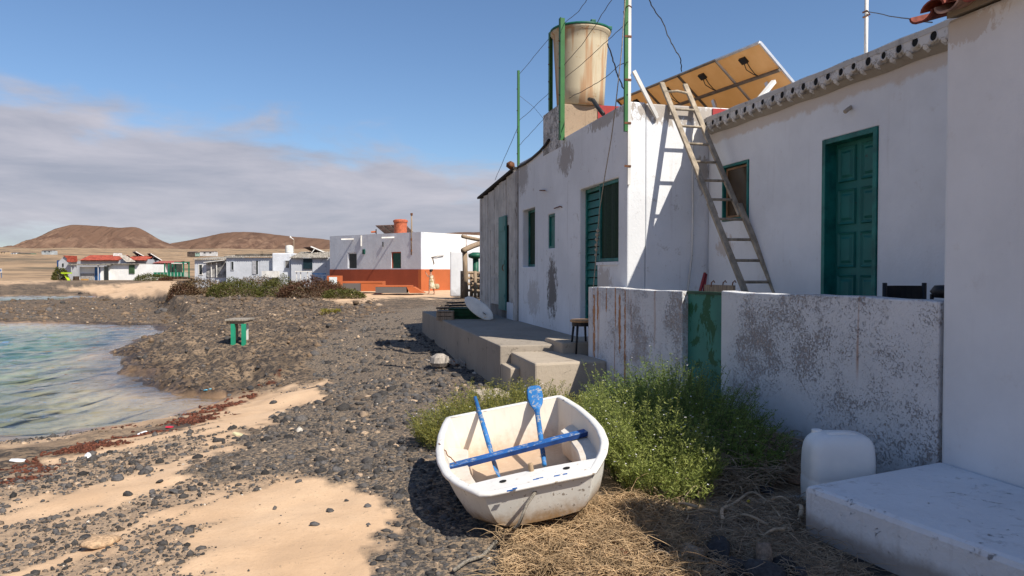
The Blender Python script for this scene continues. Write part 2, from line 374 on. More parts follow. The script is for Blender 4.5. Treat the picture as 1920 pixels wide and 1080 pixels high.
def zones(V):
    u, v, d = proj(V); s = gz0(V[:, 0], V[:, 1])[1]
    sc = np.clip((v-500)/300, .06, 1.5); x, y = V[:, 0], V[:, 1]
    wu = u+sc*(26*fbm(x*1.3, y*1.3, 51, 4)+10*fbm(x*7, y*7, 55, 3)); wv = v+sc*(16*fbm(x*1.3, y*1.3, 52, 4)+6*fbm(x*7, y*7, 57, 3))
    front = d > .25
    sand = np.zeros(len(V)); grav = np.zeros(len(V)); dry = np.zeros(len(V))
    for p in SANDP: sand = np.maximum(sand, np.clip(.5-sdist(wu, wv, p)/(10*sc+2), 0, 1))
    for p in GRAVP: grav = np.maximum(grav, np.clip(.5-sdist(wu, wv, p)/(12*sc+2), 0, 1))
    for p in DRYP: dry = np.maximum(dry, np.clip(.5-sdist(wu, wv, p)/(12*sc+2), 0, 1))
    wd = np.full(len(V), 1e9)
    for (a, b), (c, e) in zip(WEED[:-1], WEED[1:]):
        t = np.clip(((wu-a)*(c-a)+(wv-b)*(e-b))/((c-a)**2+(e-b)**2), 0, 1); wd = np.minimum(wd, np.hypot(wu-a-t*(c-a), (wv-b-t*(e-b))*1.2))
    wd = wd/np.maximum(.35, np.clip((v-690)/120, .3, 2))
    weed = np.clip(1.5-wd/9, 0, 1)*(front)*(fbm(x*2.2, y*2.2, 61, 3) > -.45)
    sand = np.where(s < .15, np.maximum(sand, np.clip(.75-.9*np.clip((u-130)/90, 0, 1)*np.clip((745-v)/20, 0, 1)+.5*fbm(x*.6, y*.6, 66, 3), 0, 1)), sand)
    sand = np.maximum(sand, np.clip(1.6-np.maximum(s, 0)/1.1, 0, 1)*np.clip((v-752+.12*(u-300)*(u > 300))/14, 0, 1)*(s > -.3))
    sand = np.where(front, sand, .6); grav = np.where(front, grav, .3)
    r = np.hypot(x, y); plain = np.clip((r-95)/60, 0, 1)
    return sand, grav*(front), weed, dry*front, plain, s
zs, zg, zw, zd, zp, zsd = zones(GV)
# dark drifts of pebbles on the sand at the left
u_, v_, d_ = proj(GV)
SHD = np.array(POOLW[6])-np.array(POOLW[3]); SHD /= np.linalg.norm(SHD)
def streak(P): a = P[:,0]*SHD[0]+P[:,1]*SHD[1]; c = P[:,1]*SHD[0]-P[:,0]*SHD[1]; return fbm(a*.55, c*2.0, 71, 5, .6)
drift = np.clip((streak(GV)+.06-.55*np.clip((u_-260)/160, -1.2, 1.5)-.35*np.clip(np.abs(v_-930)/110-1, 0, 3))*3, 0, 1)*zs*(d_ > .3)
wet = np.clip(1-zsd/.7, 0, 1)*(GV[:,2] < -.55)*np.clip(1+zsd/.5, 0, 1)

m, t, b, pos = new_mat('ground')
ca = NN(t, 'ShaderNodeVertexColor', layer_name='zone'); cs = NN(t, 'ShaderNodeSeparateColor'); LK(t, ca.outputs[0], cs.inputs[0])
cb = NN(t, 'ShaderNodeVertexColor', layer_name='zone2'); cs2 = NN(t, 'ShaderNodeSeparateColor'); LK(t, cb.outputs[0], cs2.inputs[0])
f1 = NOISE(t, pos, 60, 5, .7); f2 = NOISE(t, pos, 9, 6, .7); f3 = NOISE(t, pos, 1.3, 6, .65); f4 = NOISE(t, pos, .09, 8, .7); f5 = NOISE(t, pos, 26, 4, .7)
lava = MIXC(t, SS(t, f3, .38, .62), (.11, .080, .055), (.27, .19, .12))
lava = MIXC(t, SS(t, f2, .45, .56), lava, (.042, .035, .031))
lava = MIXC(t, MATH(t, 'MULTIPLY', SS(t, f5, .56, .7), .6), lava, (.30, .225, .15))
sandc = MIXC(t, SS(t, f3, .3, .7), (.50, .335, .205), (.61, .425, .27))
sandc = MIXC(t, MATH(t, 'MULTIPLY', SS(t, f1, .45, .75), .3), sandc, (.36, .235, .14))
sandc = MIXC(t, MATH(t, 'MULTIPLY', SS(t, f5, .63, .68), .55), sandc, (.10, .085, .07))
gravc = MIXC(t, SS(t, f1, .40, .62), (.04, .037, .035), (.13, .11, .092))
gravc = MIXC(t, SS(t, f5, .46, .58), gravc, (.27, .20, .135))
dryc = MIXC(t, SS(t, f1, .35, .65), (.13, .092, .06), (.36, .26, .165))
weedc = MIXC(t, SS(t, f1, .4, .65), (.05, .018, .01), (.13, .045, .024))
plc = MIXC(t, SS(t, f4, .36, .6), (.20, .135, .08), (.38, .255, .15))
mp = NN(t, 'ShaderNodeMapping'); LK(t, pos, mp.inputs[0]); mp.inputs['Scale'].default_value = (.35, 1, 1)
fl = NOISE(t, mp.outputs[0], .03, 8, .75)
plc = MIXC(t, SS(t, fl, .5, .6), plc, (.13, .10, .065))
c = MIXC(t, cs.outputs[1], lava, gravc); c = MIXC(t, cs.outputs[0], c, sandc)
c = MIXC(t, MATH(t, 'MULTIPLY', cs2.outputs[1], .6), c, gravc)                       # drifts
c = MIXC(t, cs2.outputs[0], c, dryc); c = MIXC(t, cs.outputs[2], c, weedc); c = MIXC(t, cb.outputs['Alpha'], c, plc)
c = MIXC(t, MATH(t, 'MULTIPLY', cs2.outputs[2], .8), c, MIXC(t, 1.0, c, (.42, .36, .30), 'MULTIPLY'))
SET(t, b.inputs['Base Color'], c); b.inputs['Specular IOR Level'].default_value = .25
SET(t, b.inputs['Roughness'], MATH(t, 'SUBTRACT', .95, MATH(t, 'MULTIPLY', cs2.outputs[2], .55)))
h = MATH(t, 'ADD', MATH(t, 'MULTIPLY', f2, .6), MATH(t, 'MULTIPLY', f5, .4))
hs = MATH(t, 'SUBTRACT', 1.0, MATH(t, 'MULTIPLY', cs.outputs[0], .75))
BUMP(t, b, MATH(t, 'MULTIPLY', h, hs), .8, .05)
ground = np_mesh('ground', GV, GF, m, smooth=True, attr={'zone': np.stack([zs, zg, zw], -1), 'zone2': np.stack([zd, drift, wet, zp], -1)})
tag(ground, 'sand, dark gravel and brown lava shelf running inland to a dry plain', 'ground', kind='structure')

# ---- water: a closed body with ripples on top
m, t, b, pos = new_mat('water'); t.nodes.remove(b)
mp = NN(t, 'ShaderNodeMapping'); LK(t, pos, mp.inputs[0]); mp.inputs['Rotation'].default_value = (0, 0, R_(18)); mp.inputs['Scale'].default_value = (.8, 1.3, 1)
wv = MATH(t, 'ADD', MATH(t, 'MULTIPLY', NOISE(t, mp.outputs[0], 1.1, 4, .55, .5), 1.0), MATH(t, 'MULTIPLY', NOISE(t, mp.outputs[0], 4.5, 4, .6, .4), .35))
bp = NN(t, 'ShaderNodeBump', i_Strength=.5, i_Distance=.06); LK(t, wv, bp.inputs['Height'])
gl = NN(t, 'ShaderNodeBsdfGlossy', i_Roughness=.04); gl.inputs[0].default_value = (1, 1, 1, 1); LK(t, bp.outputs[0], gl.inputs['Normal'])
tr = NN(t, 'ShaderNodeBsdfTransparent'); tr.inputs[0].default_value = (.97, .99, .985, 1)
fr = NN(t, 'ShaderNodeFresnel', i_IOR=1.34); LK(t, bp.outputs[0], fr.inputs['Normal'])
mx = NN(t, 'ShaderNodeMixShader'); LK(t, fr.outputs[0], mx.inputs[0]); LK(t, tr.outputs[0], mx.inputs[1]); LK(t, gl.outputs[0], mx.inputs[2])
va = NN(t, 'ShaderNodeVolumeAbsorption', i_Density=.32); va.inputs[0].default_value = (.50, .84, .76, 1)
out = [n for n in t.nodes if n.type == 'OUTPUT_MATERIAL'][0]; LK(t, mx.outputs[0], out.inputs[0]); LK(t, va.outputs[0], out.inputs[1])
MATS['water'] = m
lo = np.array(POOLW+STRIPW); wx0, wy0 = lo.min(0)-4; wx1, wy1 = lo.max(0)+3
wa = np.radians(np.linspace(-58, 4, 330)); wr_ = np.geomspace(7.5, 110, 330); WA, WR = np.meshgrid(wa, wr_, indexing='ij'); wxx = np.sin(WA)*WR; wyy = np.cos(WA)*WR
ra_ = R_(24); al = wxx*math.cos(ra_)+wyy*math.sin(ra_); cr = -wxx*math.sin(ra_)+wyy*math.cos(ra_)
wh_ = .045*fbm(al*.7, cr*1.6, 201, 2)+.026*(1-2*np.abs(fbm(al*1.3+3, cr*3.0, 207, 3)))+.010*fbm(al*3, cr*5, 211, 2)
wsd = np.minimum(sdist(wxx.ravel(), wyy.ravel(), POOLW), sdist(wxx.ravel(), wyy.ravel(), STRIPW)).reshape(wxx.shape); wh_ *= np.clip(.12-wsd/2.2, .1, 1)
nA, nB = wxx.shape; top_ = np.stack([wxx, wyy, SEA+wh_], -1).reshape(-1, 3); bot_ = np.stack([wxx, wyy, 0*wxx-4], -1).reshape(-1, 3); ix = np.arange(nA*nB).reshape(nA, nB); qt = np.stack([ix[:-1, :-1], ix[1:, :-1], ix[1:, 1:], ix[:-1, 1:]], -1).reshape(-1, 4); N0 = nA*nB
edge = np.concatenate([ix[:, 0], ix[-1, 1:], ix[-2::-1, -1], ix[0, -2:0:-1]]); e2 = np.roll(edge, -1); side = np.stack([edge, edge+N0, e2+N0, e2], -1)
water = np_mesh('water', np.concatenate([top_, bot_]), np.concatenate([qt, (qt+N0)[:, ::-1], side]), m, smooth=True)
tag(water, 'shallow green sea water of the rocky cove', 'water', kind='structure')
# ---- volcanic hills
m, t, b, pos = new_mat('hill_rock')
a = NOISE(t, pos, .012, 8, .65, .4); a2 = NOISE(t, pos, .05, 6, .7); g = NN(t, 'ShaderNodeVertexColor', layer_name='tone'); gs = NN(t, 'ShaderNodeSeparateColor'); LK(t, g.outputs[0], gs.inputs[0])
c = MIXC(t, SS(t, a, .36, .64), (.10, .06, .045), (.205, .13, .09)); c = MIXC(t, SS(t, gs.outputs[0], .35, .7), c, (.14, .085, .06)); c = MIXC(t, MATH(t, 'MULTIPLY', SS(t, a2, .5, .62), .35), c, (.09, .065, .05))
c = MIXC(t, gs.outputs[1], c, (.30, .205, .125))
SET(t, b.inputs['Base Color'], c); b.inputs['Roughness'].default_value = 1; b.inputs['Specular IOR Level'].default_value = 0
BUMP(t, b, a2, .6, 6.0); HILL = m
def hill(name, prof, D, depth, label, seed):
    us = np.linspace(prof[0][0], prof[-1][0], 260); vt = np.interp(us, [p[0] for p in prof], [p[1] for p in prof])
    ds = np.linspace(-1, 1, 90); ridge = CAMZ+(508-vt)/FPX*D; k = np.ones(9)/9; ridge = np.convolve(np.pad(ridge, 4, 'edge'), k, 'valid'); base = 46.
    xc = (us-960)/FPX*D; X, T = np.meshgrid(xc, ds, indexing='ij'); Hh = np.maximum(ridge-base, 0)[:, None]
    dist = np.abs(T); shape = np.clip(1-dist**1.15, 0, 1)
    gul = fbm(X/70+T*1.2, T*3.0, seed, 5, .6); gul2 = np.abs(fbm(X/42+.6*T, T*1.3, seed+5, 4, .55))
    Zz = base-14*dist**2+Hh*shape*(1-(.30*gul2+.12*gul)*np.clip(dist*2.4, 0, 1))
    Dd = D+T*depth
    Xd = X*(1+0*T); W3 = Xd[..., None]*RV+Dd[..., None]*F0; V = np.stack([W3[..., 0], W3[..., 1], Zz], -1).reshape(-1, 3)
    n1, n2 = X.shape; i, j = np.meshgrid(np.arange(n1-1), np.arange(n2-1), indexing='ij')
    Fq = np.stack([i*n2+j, (i+1)*n2+j, (i+1)*n2+j+1, i*n2+j+1], -1).reshape(-1, 4)
    tone = np.stack([np.clip(.5+.5*fbm(X/160, T*2, seed+9, 4), 0, 1).ravel(), np.clip(1-(Zz-base)/28, 0, 1).ravel()*.8, 0*X.ravel()], -1)
    o = np_mesh(name, V, Fq, HILL, smooth=True, attr={'tone': tone}); tag(o, label, 'hill', kind='structure')
hill('hill', [(-60,475),(20,468),(60,452),(100,431),(135,421),(190,423),(225,427),(258,425),(277,435),(300,450),(330,461),(380,474)], 3000, 420, 'brown volcanic hill with a broad flat top on the left skyline', 101)
hill('hill', [(240,480),(315,457),(360,450),(420,436),(460,434),(500,437),(545,443),(600,447),(660,455),(720,452),(790,441),(860,435),(940,435),(1060,445),(1300,470)], 4200, 700, 'long purplish brown volcanic ridge behind the low grey houses', 131)

# ================================================================== BUILDINGS ALONG THE LANE
XF = 4.04                                                     # the sea-side facades
TEAL = (.012, .155, .135); GREENP = (.035, .13, .05)
M_teal = simple('teal_paint', TEAL, .5, .3, 5, .2); M_tealdark = peel('teal_worn', (.012, .13, .115), (.03, .07, .06), .35, 9)
M_darkin = simple('dark_interior', (.012, .012, .012), .9, .1, 2, 0)
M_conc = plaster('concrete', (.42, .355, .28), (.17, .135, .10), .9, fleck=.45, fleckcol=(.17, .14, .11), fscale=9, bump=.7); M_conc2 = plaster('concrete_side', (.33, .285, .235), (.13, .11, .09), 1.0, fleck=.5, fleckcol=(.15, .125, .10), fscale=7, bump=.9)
M_greenpost = peel('green_post_paint', (.035, .14, .04), (.14, .06, .03), .22, 14); M_rustmetal = simple('rusty_metal', (.20, .085, .04), .8, .4, 12)
M_whitepaint = peel('white_paint_worn', (.66, .64, .60), (.30, .26, .22), .35, 10); M_black = simple('black_plastic', (.018, .018, .02), .5, .2, 5, .1); M_wire = simple('wire_grey', (.10, .09, .085), .7, .2, 5, 0)
M_greywood = wood('weathered_wood', (.33, .285, .23)); M_drift = wood('driftwood', (.34, .25, .17)); M_rope = simple('rope', (.42, .36, .28), .9, .3, 60, .5)
BLK = (.06, .05, .045); GRY = (.30, .27, .24)
# ---- cottage with the water tank
ctg = thing('cottage', 'white flat roofed cottage with teal shutters and a tank on its roof', 'house', (5.6, 12.5, 0))
YC = 9.46; YE = 15.55; ZT = 3.93
w1 = [PX(979.6, 395.7, XF), PX(1002.8, 388.4, XF), PX(979.6, 500.4, XF)]
w2 = [PX(1027, 403, XF), PX(1040, 400, XF), PX(1027, 466, XF)]
dr = [PX(1087, 357, XF), PX(1159.2, 331.4, XF), PX(1116, 491.4, XF), PX(1120, 345, XF)]
def rect(q): return (min(q[0].y, q[1].y), max(q[0].y, q[1].y), q[2].z, (q[0].z+q[1].z)/2)
h1 = rect(w1); h2 = rect(w2); dz = (dr[0].z+dr[1].z)/2
dmid = dr[3].y; hd = (dmid, dr[0].y, .66, dz); hw = (dr[1].y, dmid, dr[2].z, dz)
M_cot = plaster('cottage_plaster', (.74, .755, .775), (.30, .26, .22), .5, fleck=.12, blobs=[
    (XF, PX(1035, 540, XF).y, PX(1035, 540, XF).z, .4, .42, .75, (.10, .085, .07), .85), (XF, PX(1000, 560, XF).y, 1.0, .4, .6, .5, (.35, .31, .27), .5),
    (XF, PX(1060, 300, XF).y, 3.55, .4, .55, .38, (.28, .24, .21), .75), (XF, PX(1130, 500, XF).y, 1.4, .4, .5, .28, (.40, .34, .28), .6), (XF, 15.2, 3.6, .5, .6, .5, (.24, .20, .17), .6),
    (4.75, YC, 3.82, 1.0, .3, .24, (.34, .29, .24), .85), (5.2, YC, 2.95, .14, .3, .34, (.32, .28, .24), .8), (XF, 10.4, 3.86, .5, .9, .16, (.30, .26, .22), .7)])
MB().wall('y', YC, YE, -.05, ZT, XF, XF+.28, [h1, h2, hd, hw]).build('front_wall', M_cot, ctg, bevel=.02)
sw = MB().wall('x', XF+.285, 6.35, -.05, ZT-.01, YC+.006, YC+.28).build('side_wall', M_cot, ctg, bevel=.02)
MB().box(XF+.29, 9.0, YC+.29, YE-.05, 3.36, 3.5).build('roof', M_conc, ctg)
MB().wall('y', YC+.3, YE, -.05, ZT, 8.9, 9.2).build('rear_wall', M_cot, ctg)
MB().wall('x', XF+.29, 8.89, -.05, ZT-.03, YE-.3, YE-.02).build('end_wall', M_cot, ctg)
M_red = peel('red_roof_paint', (.33, .035, .035), (.40, .30, .24), .42, 6)
MB().box(5.36, 6.33, YC-.012, YC+.004, 3.55, ZT-.03).build('red_wall_paint', M_red, ctg)
# pedestal below the tank
ped = MB().box(XF+.012, 5.6, 12.5, 13.62, 3.5, 4.58).build('tank_pedestal', plaster('pedestal_render', (.36, .27, .19), (.10, .075, .055), 1.0, fleck=1.0, fleckcol=(.12, .09, .065), fscale=12), ctg, bevel=.02)
MB().box(XF-.004, XF+.010, 12.49, 13.60, 3.80, 4.585).build('pedestal_whitewash', plaster('pedestal_white', (.62, .60, .57), BLK, 1.0, fleck=1.7, fleckcol=(.05, .045, .04), fscale=14), ped)
MB().box(4.75, 5.61, 12.484, 12.496, 4.2, 4.587).build('pedestal_red_paint', M_red, ped)
def shutter_slats(par, y0, y1, z0, z1, x, n, mat):
    for k in range(n):
        za = z0+(z1-z0)*k/n; zb = z0+(z1-z0)*(k+.86)/n
        MB().add([(x, y0, za), (x, y1, za), (x+.02, y1, zb), (x+.02, y0, zb), (x+.03, y0, za), (x+.03, y1, za), (x+.035, y1, zb), (x+.035, y0, zb)], [(0,1,2,3),(7,6,5,4),(0,4,5,1),(3,2,6,7),(0,3,7,4),(1,5,6,2)]).build('slat', mat, par)
def frame(par, y0, y1, z0, z1, x0, x1, w, mat, name='frame', bottom=True):
    f = MB().box(x0, x1, y0, y0+w, z0, z1).box(x0, x1, y1-w, y1, z0, z1).box(x0+.002, x1-.002, y0+w, y1-w, z1-w, z1)
    if bottom: f.box(x0+.002, x1-.002, y0+w, y1-w, z0, z0+w)
    return f.build(name, mat, par, bevel=.004)
M_mesh = simple('dark_green_mesh', (.012, .035, .018), .8, .25, 30, .4)
win = frame(ctg, h1[0]+.003, h1[1]-.003, h1[2]+.003, h1[3]-.003, XF+.13, XF+.19, .05, M_teal, 'window'); MB().box(XF+.165, XF+.175, h1[0]+.05, h1[1]-.05, h1[2]+.05, h1[3]-.05).build('pane', M_mesh, win)
win = frame(ctg, h2[0]+.003, h2[1]-.003, h2[2]+.003, h2[3]-.003, XF+.02, XF+.09, .04, M_teal, 'window'); MB().box(XF+.05, XF+.06, h2[0]+.04, h2[1]-.04, h2[2]+.04, h2[3]-.04).build('pane', M_teal, win)
doorp = frame(ctg, hd[0]+.003, hd[1]-.003, hd[2]+.003, hd[3]-.003, XF+.10, XF+.17, .06, M_teal, 'door', False); shutter_slats(doorp, hd[0]+.06, hd[1]-.06, hd[2]+.03, hd[3]-.07, XF+.115, 17, M_tealdark)
MB().box(XF+.16, XF+.18, hd[0]+.05, hd[1]-.05, hd[2], hd[3]-.05).build('door_back', M_darkin, doorp)
win = frame(ctg, hw[0]+.003, hw[1]-.003, hw[2]+.003, hw[3]-.003, XF+.03, XF+.10, .05, M_teal, 'window'); g = MB()
ny = 8
for k in range(ny):
    ya = hw[0]+.05+(hw[1]-hw[0]-.1)*k/ny; yb = hw[0]+.05+(hw[1]-hw[0]-.1)*(k+1)/ny; xo = XF+.055+.012*math.sin(k*1.9); xo2 = XF+.055+.012*math.sin((k+1)*1.9)
    g.add([(xo, ya, hw[2]+.05), (xo2, yb, hw[2]+.05), (xo2, yb, hw[3]-.05), (xo, ya, hw[3]-.05)], [(0,1,2,3)])
g.build('mesh_screen', M_mesh, win, smooth=True)
MB().box(XF-.02, XF+.1, hw[0]-.02, hw[1]-.01, hw[2]-.05, hw[2]-.004).build('sill', M_cot, win)
MB().tube([PX(1012, 357, XF-.04), PX(1022, 357, XF-.06)], .012, 6).build('wall_hook', M_rustmetal, ctg)
MB().tube([(XF-.04, PX(1043, 391, XF).y, PX(1043, 391, XF).z), (XF-.03, PX(1053, 387, XF).y, PX(1053, 387, XF).z), (XF+.05, PX(1056, 391, XF).y, PX(1056, 391, XF).z)], .011, 6).build('wall_hook', M_rustmetal, ctg)
pk = [PY(1299, 221, YC-.02), PY(1299, 300, YC-.02), PY(1299, 419, YC-.02), PY(1297, 480, YC-.02), PY(1290, 540, YC-.03), PY(1286, 600, YC-.05)]
MB().tube(pk, .014, 6).build('conduit_pipe', M_whitepaint, ctg, smooth=True)
MB().tube([PX(1105, 186, 4.35), PX(1112, 188, 4.3), PX(1122, 203, 4.25), PX(1131, 214, 4.25)], .035, 8).build('drain_hose', M_black, ctg, smooth=True)
MB().tube([PX(1029, 262, XF-.03), PX(1024, 270, XF-.03), PX(1012, 284, XF-.02), PX(996, 298, XF-.02), PX(985, 306, XF-.02), PX(972, 313, XF-.02)], .028, 6).build('roof_cable', M_black, ctg, smooth=True)
# ---- tank
tk = PD(1088, 300, 13.55); tkx, tky = tk.x, tk.y
tank = thing('water_tank', 'rust stained cream water tank with a green lid on the cottage roof', 'water tank', (tkx, tky, 4.58))
M_tank = plaster('tank_fibreglass', (.55, .47, .33), (.34, .18, .07), 1.0, rust=2.6, bump=.15, rst=(4.5, 4.5, .35))
MB().lathe([(.40,0),(.44,.02),(.455,.3),(.475,.7),(.505,1.15),(.515,1.33),(.555,1.36),(.56,1.40),(.52,1.41)], (tkx, tky, 4.583), 40).build('tank_body', M_tank, tank, smooth=True)
lid = MB().lathe([(.565,1.395),(.575,1.41),(.57,1.435),(.45,1.46),(.2,1.49),(.05,1.50)], (tkx, tky, 4.583), 40).build('lid', simple('green_lid', (.01, .11, .07), .5, .2, 6), tank, smooth=True)
for a in (.4, 1.5, 2.6, 3.7, 4.8, 5.75):
    MB().box(-.045, .045, -.03, .03, 0, .07).build('lid_clamp', MATS['green_lid'], lid, bevel=.01).location = (tkx+.54*math.cos(a), tky+.54*math.sin(a), 4.583+1.41)
# ---- posts, wires
def post(u, v0, v1, X, w, mat, label, name='green_post', lean=0.):
    a = PX(u, v1, X); bq = PX(u, v0, X); bq.y = a.y; bq.x = X
    o = thing(name, label, 'post', a, 'posts on the cottage roof')
    MB().box(X-w/2, X+w/2, a.y-w*.08, a.y+w*.08, a.z, bq.z).box(X-w/2-.004, X-w/2+.008, a.y-w*.6, a.y+w*.6, a.z+.004, bq.z-.003).build('angle_bar', mat, o)
    for k in range(4):
        z = a.z+(bq.z-a.z)*(.15+.22*k); MB().tube([(X-w/2-.02, a.y, z), (X-w/2+.012, a.y, z)], .012, 6).build('bolt', M_rustmetal, o)
    return a, bq
pA = post(1054, 34, 263, XF-.04, .09, M_greenpost, 'light green steel post standing in front of the water tank'); pB = post(1033, 61, 208, XF+.03, .07, M_greenpost, 'shadowed green steel post at the left edge of the water tank')
pC = post(972.5, 132, 316, XF+.03, .05, M_greenpost, 'thin green post at the far end of the cottage roof')
pD = thing('corner_pole', 'tall white and green pole fixed to the sunlit corner of the cottage', 'pole', (XF-.03, YC-.03, 2.75), 'posts on the cottage roof')
MB().box(XF-.012, XF+.030, YC-.05, YC-.012, 2.76, 6.3).build('white_bar', M_whitepaint, pD); MB().box(XF-.062, XF-.014, YC-.052, YC-.006, 3.5, 6.28).build('green_bar', M_greenpost, pD)
for z in (3.0, 3.6, 4.2, 4.8): MB().box(XF-.066, XF+.034, YC-.056, YC-.0505, z, z+.03).build('strap', M_rustmetal, pD)
sa = PX(1187, 128, XF+.08); sa = Vector((XF+.06, YC-.07, PX(1187, 128, XF).z)); sb = PY(1233, 221, YC-.04)
o = MB().bar(sa, sb, .05, .035, (0,-1,0)).build('leaning_batten', M_whitepaint); tag(o, 'white batten leaning from the corner pole to the wall top', 'batten')
def wire(pts, label, r=.006, mat=None, sag=0, name='wire', group='wires over the cottage roof', cat='wire'):
    P = [Vector(p) for p in pts]; out = []
    for i in range(len(P)-1):
        n = 5
        for k in range(n): out.append(P[i].lerp(P[i+1], k/n)+Vector((random.uniform(-1, 1), random.uniform(-1, 1), random.uniform(-1, 1)))*r*.9)
    out.append(P[-1]); o = MB().tube(out, r, 4).build(name, mat or M_wire); tag(o, label, cat, group); return o
def wpx(l, X=None, X1=None): return [PX(u, v, X+(X1-X)*i/(len(l)-1)) for i, (u, v) in enumerate(l)]
wire(wpx([(975,138),(1000,108),(1031,70),(1054,48),(1064,38),(1085,22),(1100,0),(1112,-30)], XF, XF), 'uppermost wire climbing over the three green post tops')
wire(wpx([(1058,122),(1090,85),(1118,45),(1146,0),(1160,-25)], XF-.05, XF-.1), 'wire rising steeply across the tank top')
wire(wpx([(1060,146),(1100,112),(1140,75),(1178,40)], XF-.05, XF-.04), 'wire slanting across the middle of the water tank')
wire(wpx([(1066,184),(1090,172),(1120,155),(1145,138),(1160,122),(1178,116)], XF-.05, XF-.04), 'wavy wire across the lower part of the water tank')
wire(wpx([(973,226),(995,208),(1012,190),(1032,172)], XF, XF), 'upper barbed wire from the thin post to the tank')
wire(wpx([(972,274),(995,250),(1018,225),(1032,205)], XF, XF), 'lower barbed wire from the thin post to the tank')
wire(wpx([(972,236),(955,275),(940,310),(928,338)], XF, XF-.05), 'wire dropping from the thin post to the plank shed')
wire(wpx([(975,180),(1000,200),(1018,222),(1027,236)], XF, XF), 'thin pale wire sloping down to the tank pedestal', r=.004)
wire([PX(1140, 82, 4.6), PX(1148, 110, 4.5), PX(1156, 135, 4.3), PX(1166, 158, 4.15), PX(1176, 178, XF-.03)], 'twisted black cable from the tank rim to the corner pole', r=.012, mat=M_black)
wire([PX(1208, -20, 4.6), PX(1222, 10, 4.8), PX(1243, 42, 5.0), PX(1258, 80, 5.1), PX(1275, 108, 5.2), PX(1278, 134, 5.35)], 'black cable hanging down to the top of the solar panels', r=.009, mat=M_black)
wire(wpx([(1172,52),(1170,22),(1178,10),(1184,14)], XF-.04, XF-.04), 'loop of brown wire on the corner pole', r=.009, mat=M_rustmetal)
for u, v in ((1052,170),(1056,176),(1060,150)):
    pass
rp = wpx([(1172,0),(1166,90),(1154,200),(1146,260),(1134,330),(1124,395),(1121,430),(1116,500),(1109,575)], XF-.12, XF-.12)
hr = thing('hanging_rope', 'thin knotted rope hanging down past the teal shutters', 'rope', rp[-1]); MB().tube(rp, .008, 5).build('cord', M_rope, hr)
for k, (u, v, r) in enumerate(((1121,432,.03),(1120,440,.034),(1119,449,.032),(1118,459,.03),(1118,468,.028),(1117,478,.024))): MB().lathe([(.004,-r),(r*.8,-r*.6),(r,0),(r*.8,r*.6),(.004,r)], PX(u, v, XF-.12), 8).build('knot', M_rope, hr, smooth=True)
# ---- plank shed at the end of the cottage
shd = thing('plank_shed', 'weathered whitewashed plank shed at the far end of the cottage', 'shed', (5, 17.5, .4))
M_plank = peel('whitewashed_plank', (.52, .49, .45), (.24, .21, .18), .55, 5, (3, 3, .7), .9); XS = XF-.05
yA = PX(900, 400, XS).y; yB = YE+.02; npk = 15
door0 = PX(937, 420, XS).y; door1 = PX(920, 420, XS).y
for k in range(npk):
    a = yB+.18+(yA-yB-.18)*k/npk; bq = yB+.18+(yA-yB-.18)*(k+.96)/npk; zt = 3.78-.27*(a-yB)/(yA-yB); mid = (a+bq)/2
    zb = 2.62 if PX(952, 420, XS).y-.1 < mid < door1+.05 else (.75 if k < 3 else .44)
    x = XS+random.uniform(-.012, .012); MB().box(x, x+.03, a, bq, zb, zt+random.uniform(-.03, .02)).build('plank', M_plank, shd)
MB().box(XS+.04, 8, yB, yA, .3, 3.5).build('shed_core', simple('shed_inside', (.22, .20, .18), .9, .2, 3), shd)
MB().box(XS-.03, XS+.09, yB+.01, yB+.17, .42, 3.84).build('corner_post', M_plank, shd, bevel=.01); MB().box(XS-.02, XS+.035, yB+.17, PX(951, 420, XS).y-.03, .43, .82).build('shed_footing', M_cot, shd)
rf = MB().add([(XS-.07, yB-.02, 3.86), (XS-.07, yA+.06, 3.59), (8, yA+.12, 3.9), (8, yB-.02, 4.0), (XS-.07, yB-.02, 3.82), (XS-.07, yA+.06, 3.54), (8, yA+.12, 3.82), (8, yB-.02, 3.94)], [(0,1,2,3),(7,6,5,4),(0,4,5,1),(1,5,6,2),(2,6,7,3),(3,7,4,0)]).build('shed_roof', simple('dark_felt', (.055, .045, .04), .9, .4, 8, .4), shd)
MB().lathe([(.02,-.08),(.1,-.02),(.09,.06),(.02,.1)], (XS-.1, yB+.1, 3.9), 9).build('rust_lump', M_rustmetal, rf, smooth=True)
d0, d1 = door1, door0; zt0, zb0 = PX(925, 412, XS).z, .72
dp = MB().box(XS+.0, XS+.03, min(d0,d1), max(d0,d1), zb0, zt0).build('shed_door', M_plank, shd)
for j in range(2):
    for i in range(3):
        za = zb0+.08+(zt0-zb0-.1)*i/3; zb_ = za+(zt0-zb0-.1)/3-.1; ya = min(d0,d1)+.07+j*(abs(d1-d0)/2); MB().box(XS-.014, XS+.002, ya, ya+abs(d1-d0)/2-.12, za, zb_).build('door_panel', M_plank, dp, bevel=.008)
s0, s1 = PX(951, 420, XS).y, PX(938, 420, XS).y; sh = MB().box(XS-.045, XS-.012, s0, s1, .62, PX(944, 406, XS).z).build('teal_shutter', peel('teal_faded', (.05, .20, .18), (.11, .22, .20), .4, 8), shd)
for k in range(3): MB().box(XS-.058, XS-.046, s0+.06, s1-.06, .9+.8*k, 1.0+.8*k).build('batten', MATS['teal_faded'], sh)
MB().tube([(XS-.07, s0+.1, 1.55), (XS-.1, s0+.1, 1.62), (XS-.07, s0+.1, 1.7)], .012, 6).build('handle', M_rustmetal, sh)
